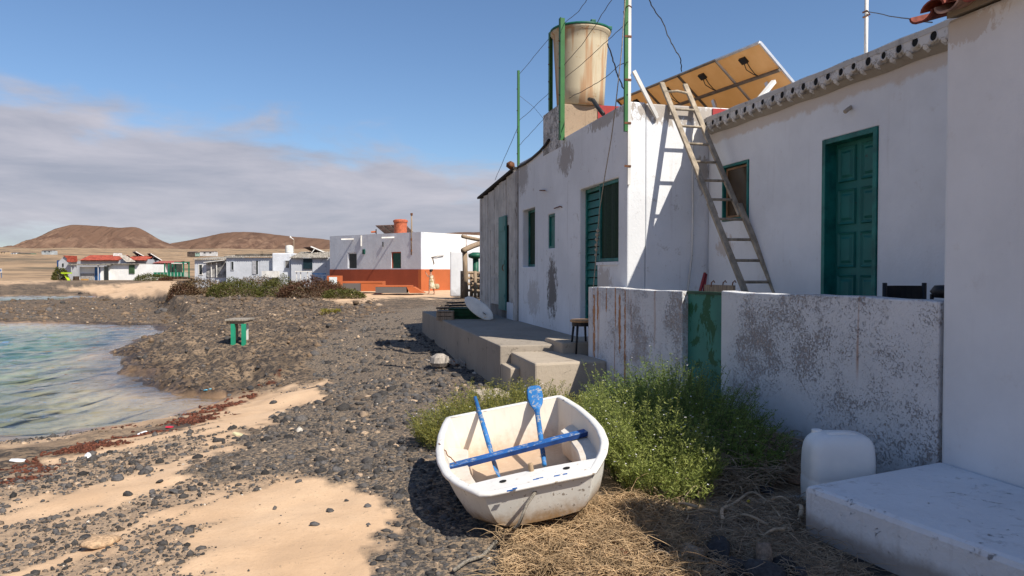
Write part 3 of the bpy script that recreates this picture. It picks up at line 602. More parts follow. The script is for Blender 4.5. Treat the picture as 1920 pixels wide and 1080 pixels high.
# ---- the tiled room behind the yard
XR = 5.30
trm = thing('tiled_house', 'white house with a green panelled door and a scalloped tile eave', 'house', (6.4, 7, .55))
gd = [PX(1543, 262.7, XR), PX(1647, 236, XR)]; gdz = (gd[0].z+gd[1].z)/2; hg = (min(gd[0].y, gd[1].y), max(gd[0].y, gd[1].y), .62, gdz)
gw = [PX(1355, 310, XR), PX(1404.4, 300, XR), PX(1355, 416, XR)]; hgw = rect(gw)
M_room = plaster('room_plaster', (.74, .755, .775), (.42, .36, .30), .22, blobs=[(XR, 9.0, 1.9, .4, .3, .2, (.42, .30, .20), .5)], bands=[(.55, 3.34, 3.6, (.50, .38, .27))])
YR1 = YC-.015; YR0 = 3.2
MB().wall('y', YR0, YR1, .3, 3.56, XR, XR+.25, [hg, hgw]).build('front_wall', M_room, trm, bevel=.015)
MB().box(XR+.26, 9, YR0, YR1-.01, .3, 3.5).build('room_core', M_darkin, trm)
er = MB().add([(XR-.12, YR0, 3.72), (XR-.12, YR1-.06, 3.72), (9, YR1-.06, 3.82), (9, YR0, 3.82), (XR-.12, YR0, 3.67), (XR-.12, YR1-.06, 3.67), (9, YR1-.06, 3.66), (9, YR0, 3.66)], [(0,1,2,3),(7,6,5,4),(0,4,5,1),(1,5,6,2),(2,6,7,3),(3,7,4,0)]).build('roof', plaster('roof_mortar', (.55, .53, .50), BLK, 1.0, fleck=.5, fleckcol=(.07, .065, .06), fscale=8), trm)
M_eave = plaster('eave_white', (.68, .66, .63), BLK, 1.0, fleck=1.25, fleckcol=(.10, .09, .08), fscale=16); M_mort = plaster('eave_mortar', (.36, .32, .27), (.16, .14, .11), .8, fleck=.3)
ev = MB(); n = 190; prof = []
for i in range(n+1):                                          # scalloped mortar under the tiles
    y = YR0+(YR1-.08-YR0)*i/n; ph = (y-9.33)/.2*2*math.pi; z = 3.575+.038*math.cos(ph); prof.append((y, z))
ev.loft([[(XR-.10, y, z) for y, z in prof], [(XR-.115, y, z+.03) for y, z in prof], [(XR-.115, y, 3.70) for y, z in prof], [(XR-.10, y, 3.735+.004*math.sin(y*9)) for y, z in prof], [(XR+.05, y, 3.74) for y, z in prof]])
ev.loft([[(XR-.10, y, z) for y, z in prof], [(XR-.02, y, 3.52) for y, z in prof], [(XR+.02, y, 3.50) for y, z in prof]])
ev.build('eave_band', M_eave, trm, smooth=False)
ev2 = MB(); ev2.loft([[(XR-.118, y, 3.56+.045*max(0, -math.cos((y-9.33)/.2*2*math.pi))-.01) for y, z in prof], [(XR-.085, y, 3.548) for y, z in prof], [(XR-.01, y, 3.50+.006*math.sin(y*7)) for y, z in prof]]); ev2.build('eave_mortar', M_mort, trm)
for k in range(31):                                           # each tile end: a white ring round a dark hollow
    y = 9.33-.2*k+random.uniform(-.012, .012); z = 3.635+random.uniform(-.006, .006)
    if y < YR0+.1: break
    nn = 12; ring = MB(); outer = .047; inner = .033+random.uniform(-.004, .004)
    pts = lambda r, x: [(x, y+r*math.cos(2*math.pi*q/nn), z+r*1.12*math.sin(2*math.pi*q/nn)) for q in range(nn)]
    ring.loft([pts(outer, XR-.11), pts(outer-.006, XR-.121), pts(inner+.003, XR-.122), pts(inner, XR-.112)], close=True)
    tl = ring.build('roof_tile', M_eave, trm, smooth=False)
    MB().add(pts(inner+.004, XR-.1165), [tuple(range(nn))]).build('hollow', M_darkin, tl)
MB().tube([PX(1584, 210, XR-.1), PX(1590, 205, XR-.06), PX(1597, 200, XR+.02)], .022, 6).build('wall_stub', M_conc, trm)
gdoor = frame(trm, hg[0]+.003, hg[1]-.003, hg[2]+.003, hg[3]-.003, XR-.015, XR+.2, .055, M_teal, 'door_frame', False)
xd = XR+.13; dl = MB().box(xd, xd+.04, hg[0]+.06, hg[1]-.06, hg[2], hg[3]-.06).build('door', M_tealdark, trm)
wleaf = hg[1]-hg[0]-.12
for j in range(2):
    for i in range(5):
        y0 = hg[0]+.06+.05+j*(wleaf/2-.01); y1 = y0+wleaf/2-.09; hh = (hg[3]-.06-hg[2])/5; z0 = hg[2]+.04+i*hh; z1 = z0+hh-.08
        p = MB(); e = .03
        p.loft([[(xd-.004, y0, z0), (xd-.004, y1, z0), (xd-.004, y1, z1), (xd-.004, y0, z1)], [(xd-.022, y0+.008, z0+.008), (xd-.022, y1-.008, z0+.008), (xd-.022, y1-.008, z1-.008), (xd-.022, y0+.008, z1-.008)], [(xd-.006, y0+e, z0+e), (xd-.006, y1-e, z0+e), (xd-.006, y1-e, z1-e), (xd-.006, y0+e, z1-e)], [(xd-.006, y0+e+.02, z0+e+.02), (xd-.006, y1-e-.02, z0+e+.02), (xd-.006, y1-e-.02, z1-e-.02), (xd-.006, y0+e+.02, z1-e-.02)], [(xd-.026, y0+e+.045, z0+e+.045), (xd-.026, y1-e-.045, z0+e+.045), (xd-.026, y1-e-.045, z1-e-.045), (xd-.026, y0+e+.045, z1-e-.045)]], close=True)
        nq = len(p.v); p.f.append((nq-4, nq-3, nq-2, nq-1)); p.build('door_panel', M_tealdark, dl)
win = frame(trm, hgw[0]+.003, hgw[1]-.003, hgw[2]+.003, hgw[3]-.003, XR-.012, XR+.1, .035, M_teal, 'window')
frame(win, hgw[0]+.045, hgw[1]-.045, hgw[2]+.045, hgw[3]-.045, XR+.03, XR+.06, .03, simple('brown_frame', (.30, .17, .09), .6, .2, 8), 'inner_frame')
MB().box(XR+.043, XR+.05, hgw[0]+.07, hgw[1]-.07, hgw[2]+.07, hgw[3]-.07).build('pane', simple('brown_pane', (.055, .032, .012), .25, .2, 3, 0), win)
# ---- yard floor, low wall and gate
LL = Vector((3.54, 9.50, 0)); LR = Vector((XF+.02, 4.07, 0)); ld = (LR-LL).normalized(); ln_ = Vector((-ld.y, ld.x, 0))   # ln_ points into the yard
if ln_.x < 0: ln_ = -ln_
def lw(s, o, z): p = LL+ld*s+ln_*o; return (p.x, p.y, z)
LEN = (LR-LL).length
def s_at(u):                                                  # run along the wall at photo column u
    d = ray(u, 560); A = np.array([[ld.x, -d[0]], [ld.y, -d[1]]]); return float(np.linalg.solve(A, -np.array([LL.x, LL.y]))[0])
sg0, sg1 = s_at(1279), s_at(1352)
yw = thing('yard_wall', 'low flaking white yard wall with rust streaks and a green gate', 'wall', (LL+LR)/2)
RUN = [(*lw(s_at(u), 0, 1.33-h), .3, w, h*1.3, (.42, .17, .045), .9) for u, w, h in ((1114, .05, .5), (1121, .035, .3), (1137, .03, .2), (1162, .045, .45), (1154, .025, .25), (1172, .03, .75))]
M_low = plaster('yard_wall_plaster', (.70, .705, .715), (.32, .28, .24), .4, fleck=1.15, fleckcol=(.24, .165, .12), rust=.45, fscale=52, bump=.9, foot=(-.05, .35, (.40, .37, .34)))
M_low2 = plaster('yard_wall_plaster_rusty', (.70, .705, .715), (.32, .28, .24), .5, fleck=1.15, fleckcol=(.26, .185, .135), rust=1.0, fscale=52, bump=.9, blobs=RUN, foot=(-.05, .35, (.40, .37, .34)))
ZL = 1.335
def wallseg(s0, s1, z1, mat, name, o0=0, o1=.17):
    n = 14; top = []
    g = MB()
    rows = []
    for i in range(n+1):
        s = s0+(s1-s0)*i/n; zz = z1+.006*math.sin(s*3.1)+.004*math.sin(s*11); rows.append([lw(s, o0, -.2), lw(s, o0, .5), lw(s, o0, 1.0), lw(s, o0, zz), lw(s, o1, zz), lw(s, o1, -.2)])
    g.loft(rows, close=True, caps=True); return g.build(name, mat, yw, bevel=.012)
wallseg(0, sg0, 1.325, M_low2, 'wall_segment'); wallseg(sg1, LEN-.02, ZL+.01, M_low, 'wall_segment')
gate = MB(); gate.loft([[lw(s, o, z) for o, z in ((.075, -.1), (.075, 1.315), (.115, 1.315), (.115, -.1))] for s in (sg0+.004, sg1-.004)], close=True, caps=True)
gt = gate.build('gate', peel('gate_paint', (.035, .19, .15), (.006, .085, .035), .80, 3.6, (1, 1, .75)), yw)
MB().loft([[lw(s, o, z) for o, z in ((.06, 1.30), (.06, 1.33), (.13, 1.33), (.13, 1.30))] for s in (sg0+.002, sg1-.002)], close=True, caps=True).build('gate_edge', simple('gate_dark', (.01, .06, .035), .5), gt)
MB().loft([[(LL.x+.0, LL.y, -.2), (LL.x+.0, LL.y, 1.32), (LL.x, LL.y+.16, 1.32), (LL.x, LL.y+.16, -.2)], [(XF+.0, LL.y-.035, -.2), (XF, LL.y-.035, 1.32), (XF, LL.y+.12, 1.32), (XF, LL.y+.12, -.2)]], close=True, caps=True).build('wall_return', M_low2, yw)
yf = MB().prism([lw(.05, .18, 0)[:2], lw(LEN, .18, 0)[:2], (XR-.004, 4.0), (XR-.004, YC-.02), (XF+.0, YC-.02)], -.1, .55).build('yard_floor', M_conc); tag(yf, 'raised concrete yard floor', 'floor', kind='structure')
# ---- concrete terrace and steps
ter = thing('terrace', 'long grey concrete terrace in front of the cottage', 'terrace', (3.2, 13.4, 0))
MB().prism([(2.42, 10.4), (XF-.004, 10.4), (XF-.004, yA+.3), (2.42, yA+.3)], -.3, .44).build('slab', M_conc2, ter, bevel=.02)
MB().box(3.25, XF-.006, 9.98, 10.86, .1, .505).build('door_step', M_conc, ter, bevel=.02)
st = MB().prism([(2.56, 9.0), (3.58, 9.05), (3.5, 10.396), (2.58, 10.396)], -.2, .345).build('concrete_step', M_conc, bevel=.03); tag(st, 'large sunlit concrete step block beside the yard wall', 'step')
st = MB().box(2.43, 2.575, 9.8, 10.395, -.2, .178).build('concrete_step', M_conc, bevel=.015); tag(st, 'small narrow concrete step between the terrace and the big block', 'step')
st = MB().prism([(1.93, 9.45), (2.36, 9.5), (2.33, 10.02), (1.90, 9.98)], -.5, gzf(2.1, 9.7)+.06).build('stepping_slab', M_conc, bevel=.015); tag(st, 'flat concrete slab lying in the gravel at the foot of the steps', 'slab')
# ---- the near house on the right
nh = thing('near_house', 'white house wall with a red tile eave at the right edge', 'house', (6, 1, 0))
M_near = plaster('near_plaster', (.74, .755, .775), (.45, .41, .37), .16, bump=.35, blobs=[(XF, 4.0, 3.15, .3, .5, .14, (.45, .36, .28), .5)])
YN = 4.05; ZN = 3.24
g = MB(); nY = 20
g.wall('y', -6, YN, -.2, ZN, XF, XF+.3).build('front_wall', M_near, nh, bevel=.03)
MB().wall('x', XF+.305, 5.28, -.2, ZN+.15, YN-.28, YN-.005).build('end_wall', M_near, nh)
MB().box(XF+.3, 10, -6, YN-.29, ZN-.2, ZN-.05).build('ceiling_slab', M_conc, nh)
MB().wall('y', -6, .6, ZN+.3, 4.8, XF+.02, XF+.3).build('upper_wall', M_near, nh); MB().box(XF+.31, 9, -6, .59, ZN+.2, 4.7).build('upper_storey', M_near, nh)
M_tile = simple('terracotta', (.24, .055, .032), .8, .45, 9, .4); M_tileold = simple('terracotta_pale', (.42, .26, .19), .85, .35, 9, .4)
def canal(y, up, L=.42, r=.10, x0=XF-.17, z0=ZN+.05, sl=.28, par=None, mat=None):
    rows = []; n = 9
    for rr, off in ((r, 0), (r-.014, 0)):
        pass
    g = MB(); A = []; 
    for (x, rad) in ((x0, r), (x0+L, r*.8)):
        o = []; i_ = []
        for q in range(n):
            a = math.pi*q/(n-1); s = 1 if up else -1
            o.append((x, y+rad*math.cos(a), z0+(x-x0)*sl+s*rad*.62*math.sin(a))); i_.append((x, y+(rad-.014)*math.cos(a), z0+(x-x0)*sl+s*(rad-.014)*.62*math.sin(a)-.004*s))
        A.append(o+i_[::-1])
    g.loft(A, close=True, caps=False)
    k = len(A[0])
    for rI in (0, 1):
        for q in range(n-1): g.f.append((rI*k+q, rI*k+q+1, rI*k+k-2-q, rI*k+k-1-q))
    return g.build('roof_tile', mat or M_tile, par)
rfp = MB().add([(XF-.015, -6, ZN+.05), (XF-.015, YN-.02, ZN+.05), (9, YN-.02, ZN+.9), (9, -6, ZN+.9), (XF-.015, -6, ZN+.005), (XF-.015, YN-.02, ZN+.005), (9, YN-.02, ZN+.84), (9, -6, ZN+.84)], [(0,1,2,3),(7,6,5,4),(0,4,5,1),(1,5,6,2),(2,6,7,3),(3,7,4,0)]).build('roof', M_mort, nh)
for k in range(9):
    y = YN+.04-.21*k; canal(y, False, z0=ZN+.045, par=rfp, mat=M_tileold if k % 2 else M_tile); canal(y-.105, True, z0=ZN+.045, x0=XF-.18, par=rfp)
    canal(y-.105, True, z0=ZN+.115, x0=XF+.0, par=rfp)
pf = MB(); c0 = PZ(1507, 909, .25); c1 = PZ(1920, 1056, .25); dd = (c1-c0)
poly = [(c0.x, c0.y), (c1.x+dd.x*1.6, c1.y+dd.y*1.6), (XF-.004, c1.y+dd.y*1.6), (XF-.004, YN+.0)]
n = len(poly); rows = []
tpl = []
nseg = 24
plat = MB().prism(poly, -.25, .25).build('doorstep', plaster('platform_white', (.74, .755, .775), (.25, .21, .18), .6, fleck=.42, fleckcol=(.17, .14, .12), bump=1.0, fscale=10, foot=(.02, .10, (.20, .15, .11))), bevel=.035); tag(plat, 'white painted masonry doorstep platform in the lower right corner', 'platform')

# ================================================================== THINGS ABOUT THE COTTAGES
# ---- ladder
def solve_rail(u, v, b, y0, z0):                              # point on the ray with (y0-y) = b (z0-z)
    d = ray(u, v); s = (y0-b*(z0-CAMZ))/(d[1]-b*d[2]); return Vector(CV+d*s)
lc = PY(1257, 196, YC-.03); lf = solve_rail(1399, 546, .60, lc.y, lc.z); ldir = (lf-lc); ldir = ldir/(-ldir.z)
lt = lc-ldir*.36; lb = lc+ldir*(lc.z-.56); WX = Vector((.37, 0, 0))
lad = thing('ladder', 'long weathered wooden ladder leaning against the sunlit cottage wall', 'ladder', lb)
M_lad = wood('ladder_wood', (.36, .30, .225), .8, (6, 6, 2.0), .45)
lm = lc.lerp(lb, .47)
for off in (Vector(), WX):
    MB().bar(lt+off, lm+ldir*.06+off, .038, .075, (1,0,0)).build('rail', M_lad, lad, bevel=.008); MB().bar(lm-ldir*.1+off+Vector((0, -.03, .0))+Vector((-.03 if off.x == 0 else .03, 0, 0)), lb+off+Vector((-.02 if off.x == 0 else .02, 0, 0)), .04, .08, (1,0,0)).build('rail', M_lad, lad, bevel=.008)
tot = lb.z-lt.z
for k in range(13):
    p = lt+ldir*(.16+.27*k)
    if p.z < .6: break
    c = Vector((0, 0, .03*(k == 0))); MB().tube([p-Vector((.03, 0, 0)), p+WX*.5+c, p+WX+Vector((.03, 0, 0))], .019, 7).build('rung', M_lad, lad, smooth=True)
# ---- solar panels on the roof
spn = thing('solar_array', 'row of four solar panels seen from below on the cottage roof', 'solar panel', (6.3, 10.8, 3.55))
q0 = PD(1425, 79, 10.16); q1d = PD(1157, 187, 13.6); hd_ = Vector((q1d.x-q0.x, q1d.y-q0.y, 0)); Lp = hd_.length; hd_.normalize(); q1 = q0+hd_*Lp
across = Vector((hd_.y, -hd_.x, 0)); dn = (across*.785-Vector((0, 0, .62))).normalized(); nrm = hd_.cross(dn).normalized()
if nrm.z < 0: nrm = -nrm
m, t, b, pos = new_mat('panel_backsheet')
c = MIXC(t, SS(t, NOISE(t, pos, 3, 4), .3, .7), (.50, .34, .18), (.62, .46, .27)); SET(t, b.inputs['Base Color'], c); b.inputs['Roughness'].default_value = .7  # aged white sheet; warm roof bounce put into its tan, translucent colour
tr = NN(t, 'ShaderNodeBsdfTranslucent'); tr.inputs[0].default_value = (.80, .55, .28, 1); mx = NN(t, 'ShaderNodeMixShader', i_0=.42); LK(t, b.outputs[0], mx.inputs[1]); LK(t, tr.outputs[0], mx.inputs[2]); LK(t, mx.outputs[0], [n for n in t.nodes if n.type == 'OUTPUT_MATERIAL'][0].inputs[0])
M_back = m; M_alu = simple('aluminium', (.62, .62, .63), .4, .1, 8, .05, metal=.6); M_rail = simple('rail_grey', (.17, .14, .115), .6, .2, 8)
def pp(a, c, n=0): return q0+hd_*a+dn*c+nrm*n
pw = Lp/4; PL = 1.62
for k in range(4):
    a0 = k*pw+.006; a1 = (k+1)*pw-.006
    pnl = MB().loft([[pp(a0, 0, .0), pp(a1, 0, .0), pp(a1, PL, .0), pp(a0, PL, .0)], [pp(a0, 0, .006), pp(a1, 0, .006), pp(a1, PL, .006), pp(a0, PL, .006)]], close=True, caps=True).build('panel', M_back, spn)
    fr = MB()
    for (A, B) in ((pp(a0, 0, .0), pp(a1, 0, .0)), (pp(a0, PL, .0), pp(a1, PL, .0)), (pp(a0, 0, .0), pp(a0, PL, .0)), (pp(a1, 0, .0), pp(a1, PL, .0))): fr.bar(A, B, .03, .038, nrm)
    fr.build('panel_frame', M_alu if k == 0 else M_rail, pnl)
    jb = pp((a0+a1)/2, .17, -.02); MB().loft([[jb+hd_*x+dn*y+nrm*z for x, y in ((-.06,-.05),(.06,-.05),(.06,.05),(-.06,.05))] for z in (.018, -.02)], close=True, caps=True).build('junction_box', M_black, pnl)
    for e in (-.03, .03): MB().tube([jb+hd_*e+dn*.05, jb+hd_*(e*1.4)+dn*.14-nrm*.03, jb+hd_*e*.4+dn*.27-nrm*.01, pp((a0+a1)/2-.04, .48, -.035)], .007, 5).build('lead', M_black, pnl)
for c in (.50, 1.35): MB().bar(pp(.0, c, -.045), pp(Lp, c, -.045), .04, .04, nrm).build('support_rail', M_rail, spn)
for a in (.35, 1.55, 2.6, 3.5):
    p = pp(a, .62, -.06); MB().bar(p, Vector((p.x+.12, p.y-.3, 3.5)), .05, .05).build('strut', M_alu, spn)
MB().bar(PD(1451, 153, 10.15), PD(1412, 200, 9.75), .06, .05).build('strut', M_whitepaint, spn)
# ---- white mast behind the tile roof and its wire
mb = PD(1623, 150, 8.8); mt = PD(1623, -40, 8.8)
o = thing('roof_mast', 'thin white mast standing behind the tiled eave', 'mast', (mb.x, mb.y, 3.7)); MB().tube([(mb.x, mb.y, 3.6), (mb.x, mb.y, mt.z)], .022, 8).build('tube', M_whitepaint, o, smooth=True)
MB().tube([PD(1617, 24, 8.78), PD(1626, 20, 8.75), PD(1631, 27, 8.78), PD(1618, 33, 8.79)], .012, 5).build('wire_tie', M_rustmetal, o)
wire([PD(1625, 22, 8.8), PD(1680, 32, 7.2), PD(1748, 42, 5.2)], 'single wire from the white mast to the near roof', r=.005)
# ---- stool, chair, yard clutter
stl = PZ(1088, 664, .345); M_seat = wood('stool_seat', (.42, .26, .14), .6, (3, 12, 3), .3)
so = thing('stool', 'small dark wooden stool on the sunlit step', 'stool', stl); sx_, sy_ = stl.x+.06, stl.y+.12
MB().lathe([(.15,.455),(.165,.46),(.17,.485),(.155,.495)], (sx_, sy_, .345), 20).build('seat', M_seat, so, smooth=False); MB().lathe([(.14,.40),(.14,.453)], (sx_, sy_, .345), 16).build('apron', M_black, so)
for a in (.8, 2.4, 3.9, 5.5):
    MB().tube([(sx_+.17*math.cos(a), sy_+.17*math.sin(a), .347), (sx_+.12*math.cos(a), sy_+.12*math.sin(a), .345+.45)], [.014, .019], 7).build('leg', M_black, so, smooth=True)
ca_ = PD(1696, 545, 5.9)
ch = thing('yard_chair', 'black chair back showing above the yard wall', 'chair', (ca_.x, ca_.y, .55)); cl_ = PD(1659, 533, 5.9); cr_ = PD(1733, 533, 5.9)
rt = (cr_-cl_); rt.z = 0; rt.normalize(); bk = Vector((-rt.y, rt.x, 0)); bk = bk if bk.y > 0 else -bk
MB().loft([[cl_-Vector((0,0,z))+bk*(.0)+(cr_-cl_)*f+bk*(.05*math.sin(math.pi*f)) for f in np.linspace(0, 1, 9)] for z in (.012, .17)]).loft([[cl_-Vector((0,0,z))+bk*.02+(cr_-cl_)*f+bk*(.05*math.sin(math.pi*f)) for f in np.linspace(0, 1, 9)] for z in (.012, .17)]).build('backrest', M_black, ch)
for e in (cl_, cr_): MB().tube([(e.x, e.y, .55), (e.x, e.y, 1.0), e+Vector((0, 0, .012))], .018, 8).build('leg', M_black, ch, smooth=True); MB().tube([(e.x-bk.x*.4, e.y-bk.y*.4, .55), (e.x-bk.x*.4, e.y-bk.y*.4, .98)], .016, 8).build('leg', M_black, ch, smooth=True)
cm = (cl_+cr_)/2-bk*.2; MB().loft([[Vector((cm.x, cm.y, 0))+rt*x+bk*y+Vector((0,0,z)) for x, y in ((-.2,-.2),(.2,-.2),(.2,.2),(-.2,.2))] for z in (.97, 1.0)], close=True, caps=True).build('seat', M_black, ch)
fc = PD(1764, 547, 5.3); o = thing('yard_chair', 'rounded black seat cushion end beside the near house wall', 'chair', (fc.x+.1, fc.y, .55))
MB().lathe([(.02,-.05),(.1,-.045),(.13,0),(.1,.045),(.02,.05)], (fc.x+.08, fc.y, fc.z), 14).build('cushion', M_black, o, smooth=True)
for dx, dy in ((.0,-.08),(.16,-.08),(.0,.08),(.16,.08)): MB().tube([(fc.x+dx, fc.y+dy, .55), (fc.x+dx, fc.y+dy, fc.z-.02)], .014, 6).build('leg', M_black, o)
o = thing('yard_rake', 'red handled tool propped in the yard corner', 'tool', PD(1316, 575, 9.2)); MB().bar(PD(1309, 560, 9.2), PD(1322, 512, 9.35), .03, .03).build('handle', simple('red_tool', (.25, .03, .03), .5), o); MB().bar(PD(1318, 558, 9.2), PD(1324, 514, 9.35), .03, .02).build('handle', MATS['red_tool'], o)
o = thing('hook_rack', 'small wooden rack with metal hooks in the yard corner', 'rack', PD(1350, 560, 9.0)); MB().bar(PD(1322, 541, 9.1), PD(1377, 543, 8.6), .03, .10).build('board', M_drift, o)
for u in (1333, 1355, 1373): MB().tube([PD(u, 538, 8.9), PD(u+1, 530, 8.9), PD(u+5, 526, 8.9), PD(u+7, 530, 8.9)], .008, 5).build('hook', M_rustmetal, o)
# ---- white jerrycan
jc = Vector((3.36, 4.22, gzf(3.36, 4.22)-.01)); jo = thing('jerrycan', 'large white plastic jerrycan standing against the flaking yard wall', 'jerrycan', jc, rz=-.30, local=True)
m, t, b, pos = new_mat('hdpe'); SET(t, b.inputs['Base Color'], MIXC(t, SS(t, NOISE(t, pos, 5, 5), .35, .75), (.70, .72, .72), (.80, .81, .80))); b.inputs['Roughness'].default_value = .42; b.inputs['Subsurface Weight'].default_value = .15; b.inputs['Subsurface Radius'].default_value = (.05, .05, .05); M_can = m
def rrect(w, d, r, n=5):
    P = []
    for cx, cy, a0 in ((w/2-r, d/2-r, 0), (-w/2+r, d/2-r, 90), (-w/2+r, -d/2+r, 180), (w/2-r, -d/2+r, 270)):
        for k in range(n): a = R_(a0+90*k/(n-1)); P.append((cx+r*math.cos(a), cy+r*math.sin(a)))
    return P
rows = []
for z, w, d, sh in ((0,.40,.26,0),(.02,.44,.29,0),(.20,.445,.29,0),(.205,.437,.284,0),(.22,.437,.284,0),(.225,.442,.29,0),(.40,.435,.285,0),(.46,.41,.27,.005),(.495,.36,.24,.01),(.515,.29,.19,.01),(.522,.18,.12,.01)):
    rows.append([(x+sh, y, z) for x, y in rrect(w, d, min(.07, d*.3))])
cb_ = MB().loft(rows, close=True, caps=True).build('can_body', M_can, jo, smooth=True); cb_.modifiers.new('sub', 'SUBSURF').levels = 1; cb_.modifiers['sub'].render_levels = 1
MB().tube([(.11, -.05, .475), (.09, -.055, .512), (0, -.055, .522), (-.08, -.055, .512), (-.10, -.05, .475)], .020, 8).build('handle', M_can, jo, smooth=True)
MB().lathe([(.03,.47),(.03,.50),(.036,.50),(.036,.522),(.03,.526)], (-.12, .06, 0), 14).build('cap', M_can, jo)
# ---- surfboard, crates, net and scraps at the end of the terrace
sb0 = PZ(912, 599, .45); sb1 = PX(876, 565, XS-.25)
ax = Vector((0, 1, 0)); 
s_lo = PD(921, 601, 15.9); s_hi = PD(868, 561, 16.3); d_ = (s_hi-s_lo); 
M_board = peel('surfboard_print', (.72, .69, .62), (.72, .42, .10), .42, 3.2); sbo = thing('surfboard', 'white surfboard with yellow markings leaning on the plank shed', 'surfboard', s_lo)
Lb = d_.length; dv = d_.normalized(); sd = Vector(RV)*.62+Vector((0, 0, .78)); sd = (sd-dv*sd.dot(dv)).normalized(); nb = dv.cross(sd).normalized()
rows = []
for i in range(17):
    f = i/16; w = .165*(max(0, 1-abs(2*f-1)**2.4))**.62*(1-.10*f)+.004; th = .022*(max(0, 1-abs(2*f-1)**3))**.5+.003; c = s_lo+dv*Lb*f+sd*.05+nb*(.03*(2*f-1)**2)
    rows.append([c+sd*w*math.cos(a)+nb*th*math.sin(a) for a in np.linspace(0, 2*math.pi, 14, endpoint=False)])
bd = MB().loft(rows, close=True, caps=True).build('board', M_board, sbo, smooth=True)
fc_ = s_lo+dv*Lb*.2+sd*.05
for k in (-.02,): MB().add([fc_+sd*k-nb*.03, fc_+sd*k+dv*.1-nb*.03, fc_+sd*k+dv*.02-nb*.11, fc_+sd*(k+.012)-nb*.03, fc_+sd*(k+.012)+dv*.1-nb*.03, fc_+sd*(k+.012)+dv*.02-nb*.11], [(0,1,2),(5,4,3),(0,3,4,1),(1,4,5,2),(2,5,3,0)]).build('fin', M_black, bd)
def crate(u0, u1, v0, v1, D, dep, mat, label, name='crate', nsl=3):
    a = PD(u0, v1, D); bq = PD(u1, v0, D); o = thing(name, label, 'crate', a); r3 = Vector(RV); f3 = Vector(F0); w = (u1-u0)/FPX*D; h = bq.z-a.z
    for k in range(nsl):
        z0 = h*k/nsl; z1 = h*(k+.86)/nsl
        for yy in (0, dep-.02): p = a+f3*yy+Vector((0,0,z0)); MB().loft([[p, p+r3*w, p+r3*w+f3*.02, p+f3*.02], [p+Vector((0,0,z1-z0)), p+r3*w+Vector((0,0,z1-z0)), p+r3*w+f3*.02+Vector((0,0,z1-z0)), p+f3*.02+Vector((0,0,z1-z0))]], close=True, caps=True).build('slat', mat, o)
    for xx in (.0, w-.05):
        p = a+r3*xx+f3*.021; MB().loft([[p, p+r3*.05, p+r3*.05+f3*(dep-.042), p+f3*(dep-.042)], [q+Vector((0,0,h)) for q in (p, p+r3*.05, p+r3*.05+f3*(dep-.042), p+f3*(dep-.042))]], close=True, caps=True).build('end_block', mat, o)
    p = a+Vector((0,0,h)); MB().loft([[p, p+r3*w, p+r3*w+f3*dep, p+f3*dep], [q+Vector((0,0,.02)) for q in (p, p+r3*w, p+r3*w+f3*dep, p+f3*dep)]], close=True, caps=True).build('lid', mat, o)
crate(841, 905, 580, 600, 16.6, .8, simple('green_crate', (.012, .06, .018), .7, .3, 8), 'dark green wooden crate at the end of the terrace'); crate(818, 850, 585, 601, 16.3, .6, M_drift, 'pale broken crate beside the dark green crate', nsl=2)
for k, (u0, u1, v, D) in enumerate(((838,884,573,17.2),(822,872,578,16.9),(842,880,568,17.6))):
    a = PD(u0, v, D); c = PD(u1, v-1, D+.4); o = MB().bar(a, c, .22, .035).build('old_board', wood('old_board', (.075, .06, .05))); tag(o, ['dark plank lying on the green crate', 'lowest dark plank sagging over the crates', 'topmost dark plank behind the crates'][k], 'plank', 'planks piled at the end of the terrace')
def netting(c, rx, ry, h, n, mat, name, label):
    g = MB()
    for k in range(n):
        a = random.uniform(0, 6.28); r = math.sqrt(random.random()); x = c.x+rx*r*math.cos(a); y = c.y+ry*r*math.sin(a); pts = []
        dx = random.uniform(-1, 1); dy = random.uniform(-1, 1); zz = h*(1-r*r)*random.random()
        for q in range(5): pts.append((x+dx*.05*q+random.uniform(-.03,.03), y+dy*.05*q+random.uniform(-.03,.03), c.z+max(.01, zz+random.uniform(-.05,.05))))
        g.tube(pts, .006, 3, False)
    o = g.build(name, mat, fix=False); tag(o, label, 'net', kind='stuff'); return o
netting(PG(822, 622)+Vector((.25, .5, 0)), .28, .65, .75, 620, simple('green_net', (.02, .075, .05), .9, .3, 20, 0), 'fishing_net', 'tangled dark green fishing net draped over the end of the terrace')
dp_ = PG(838, 690); dbo = thing('driftwood_bundle', 'bleached bundle of driftwood and rags on the gravel by the terrace', 'debris', dp_)
MB().lathe([(.05,-.1),(.15,-.07),(.2,0),(.17,.1),(.07,.16)], dp_+Vector((-.12, .1, .1)), 11).build('stump', wood('bleached', (.42, .37, .32)), dbo); MB().tube([dp_+Vector((-.02, .05, .14)), dp_+Vector((.14, .0, .12)), dp_+Vector((.33, -.05, .05))], [.04, .03, .02], 7).build('branch', MATS['bleached'], dbo)
MB().tube([dp_+Vector((-.42, .1, .16)), dp_+Vector((-.26, .1, .12)), dp_+Vector((-.16, .1, .1))], [.012, .02, .03], 6).build('branch', MATS['bleached'], dbo)
for k in range(9): p = dp_+Vector((.2+random.uniform(-.1,.22), random.uniform(-.15,.1), .03+random.random()*.08)); MB().tube([p, p+Vector((random.uniform(-.2,.2), random.uniform(-.1,.1), random.uniform(-.04,.14)))], [.025, .008], 5).build('splinter', M_rustmetal if k % 3 == 0 else MATS['bleached'], dbo)
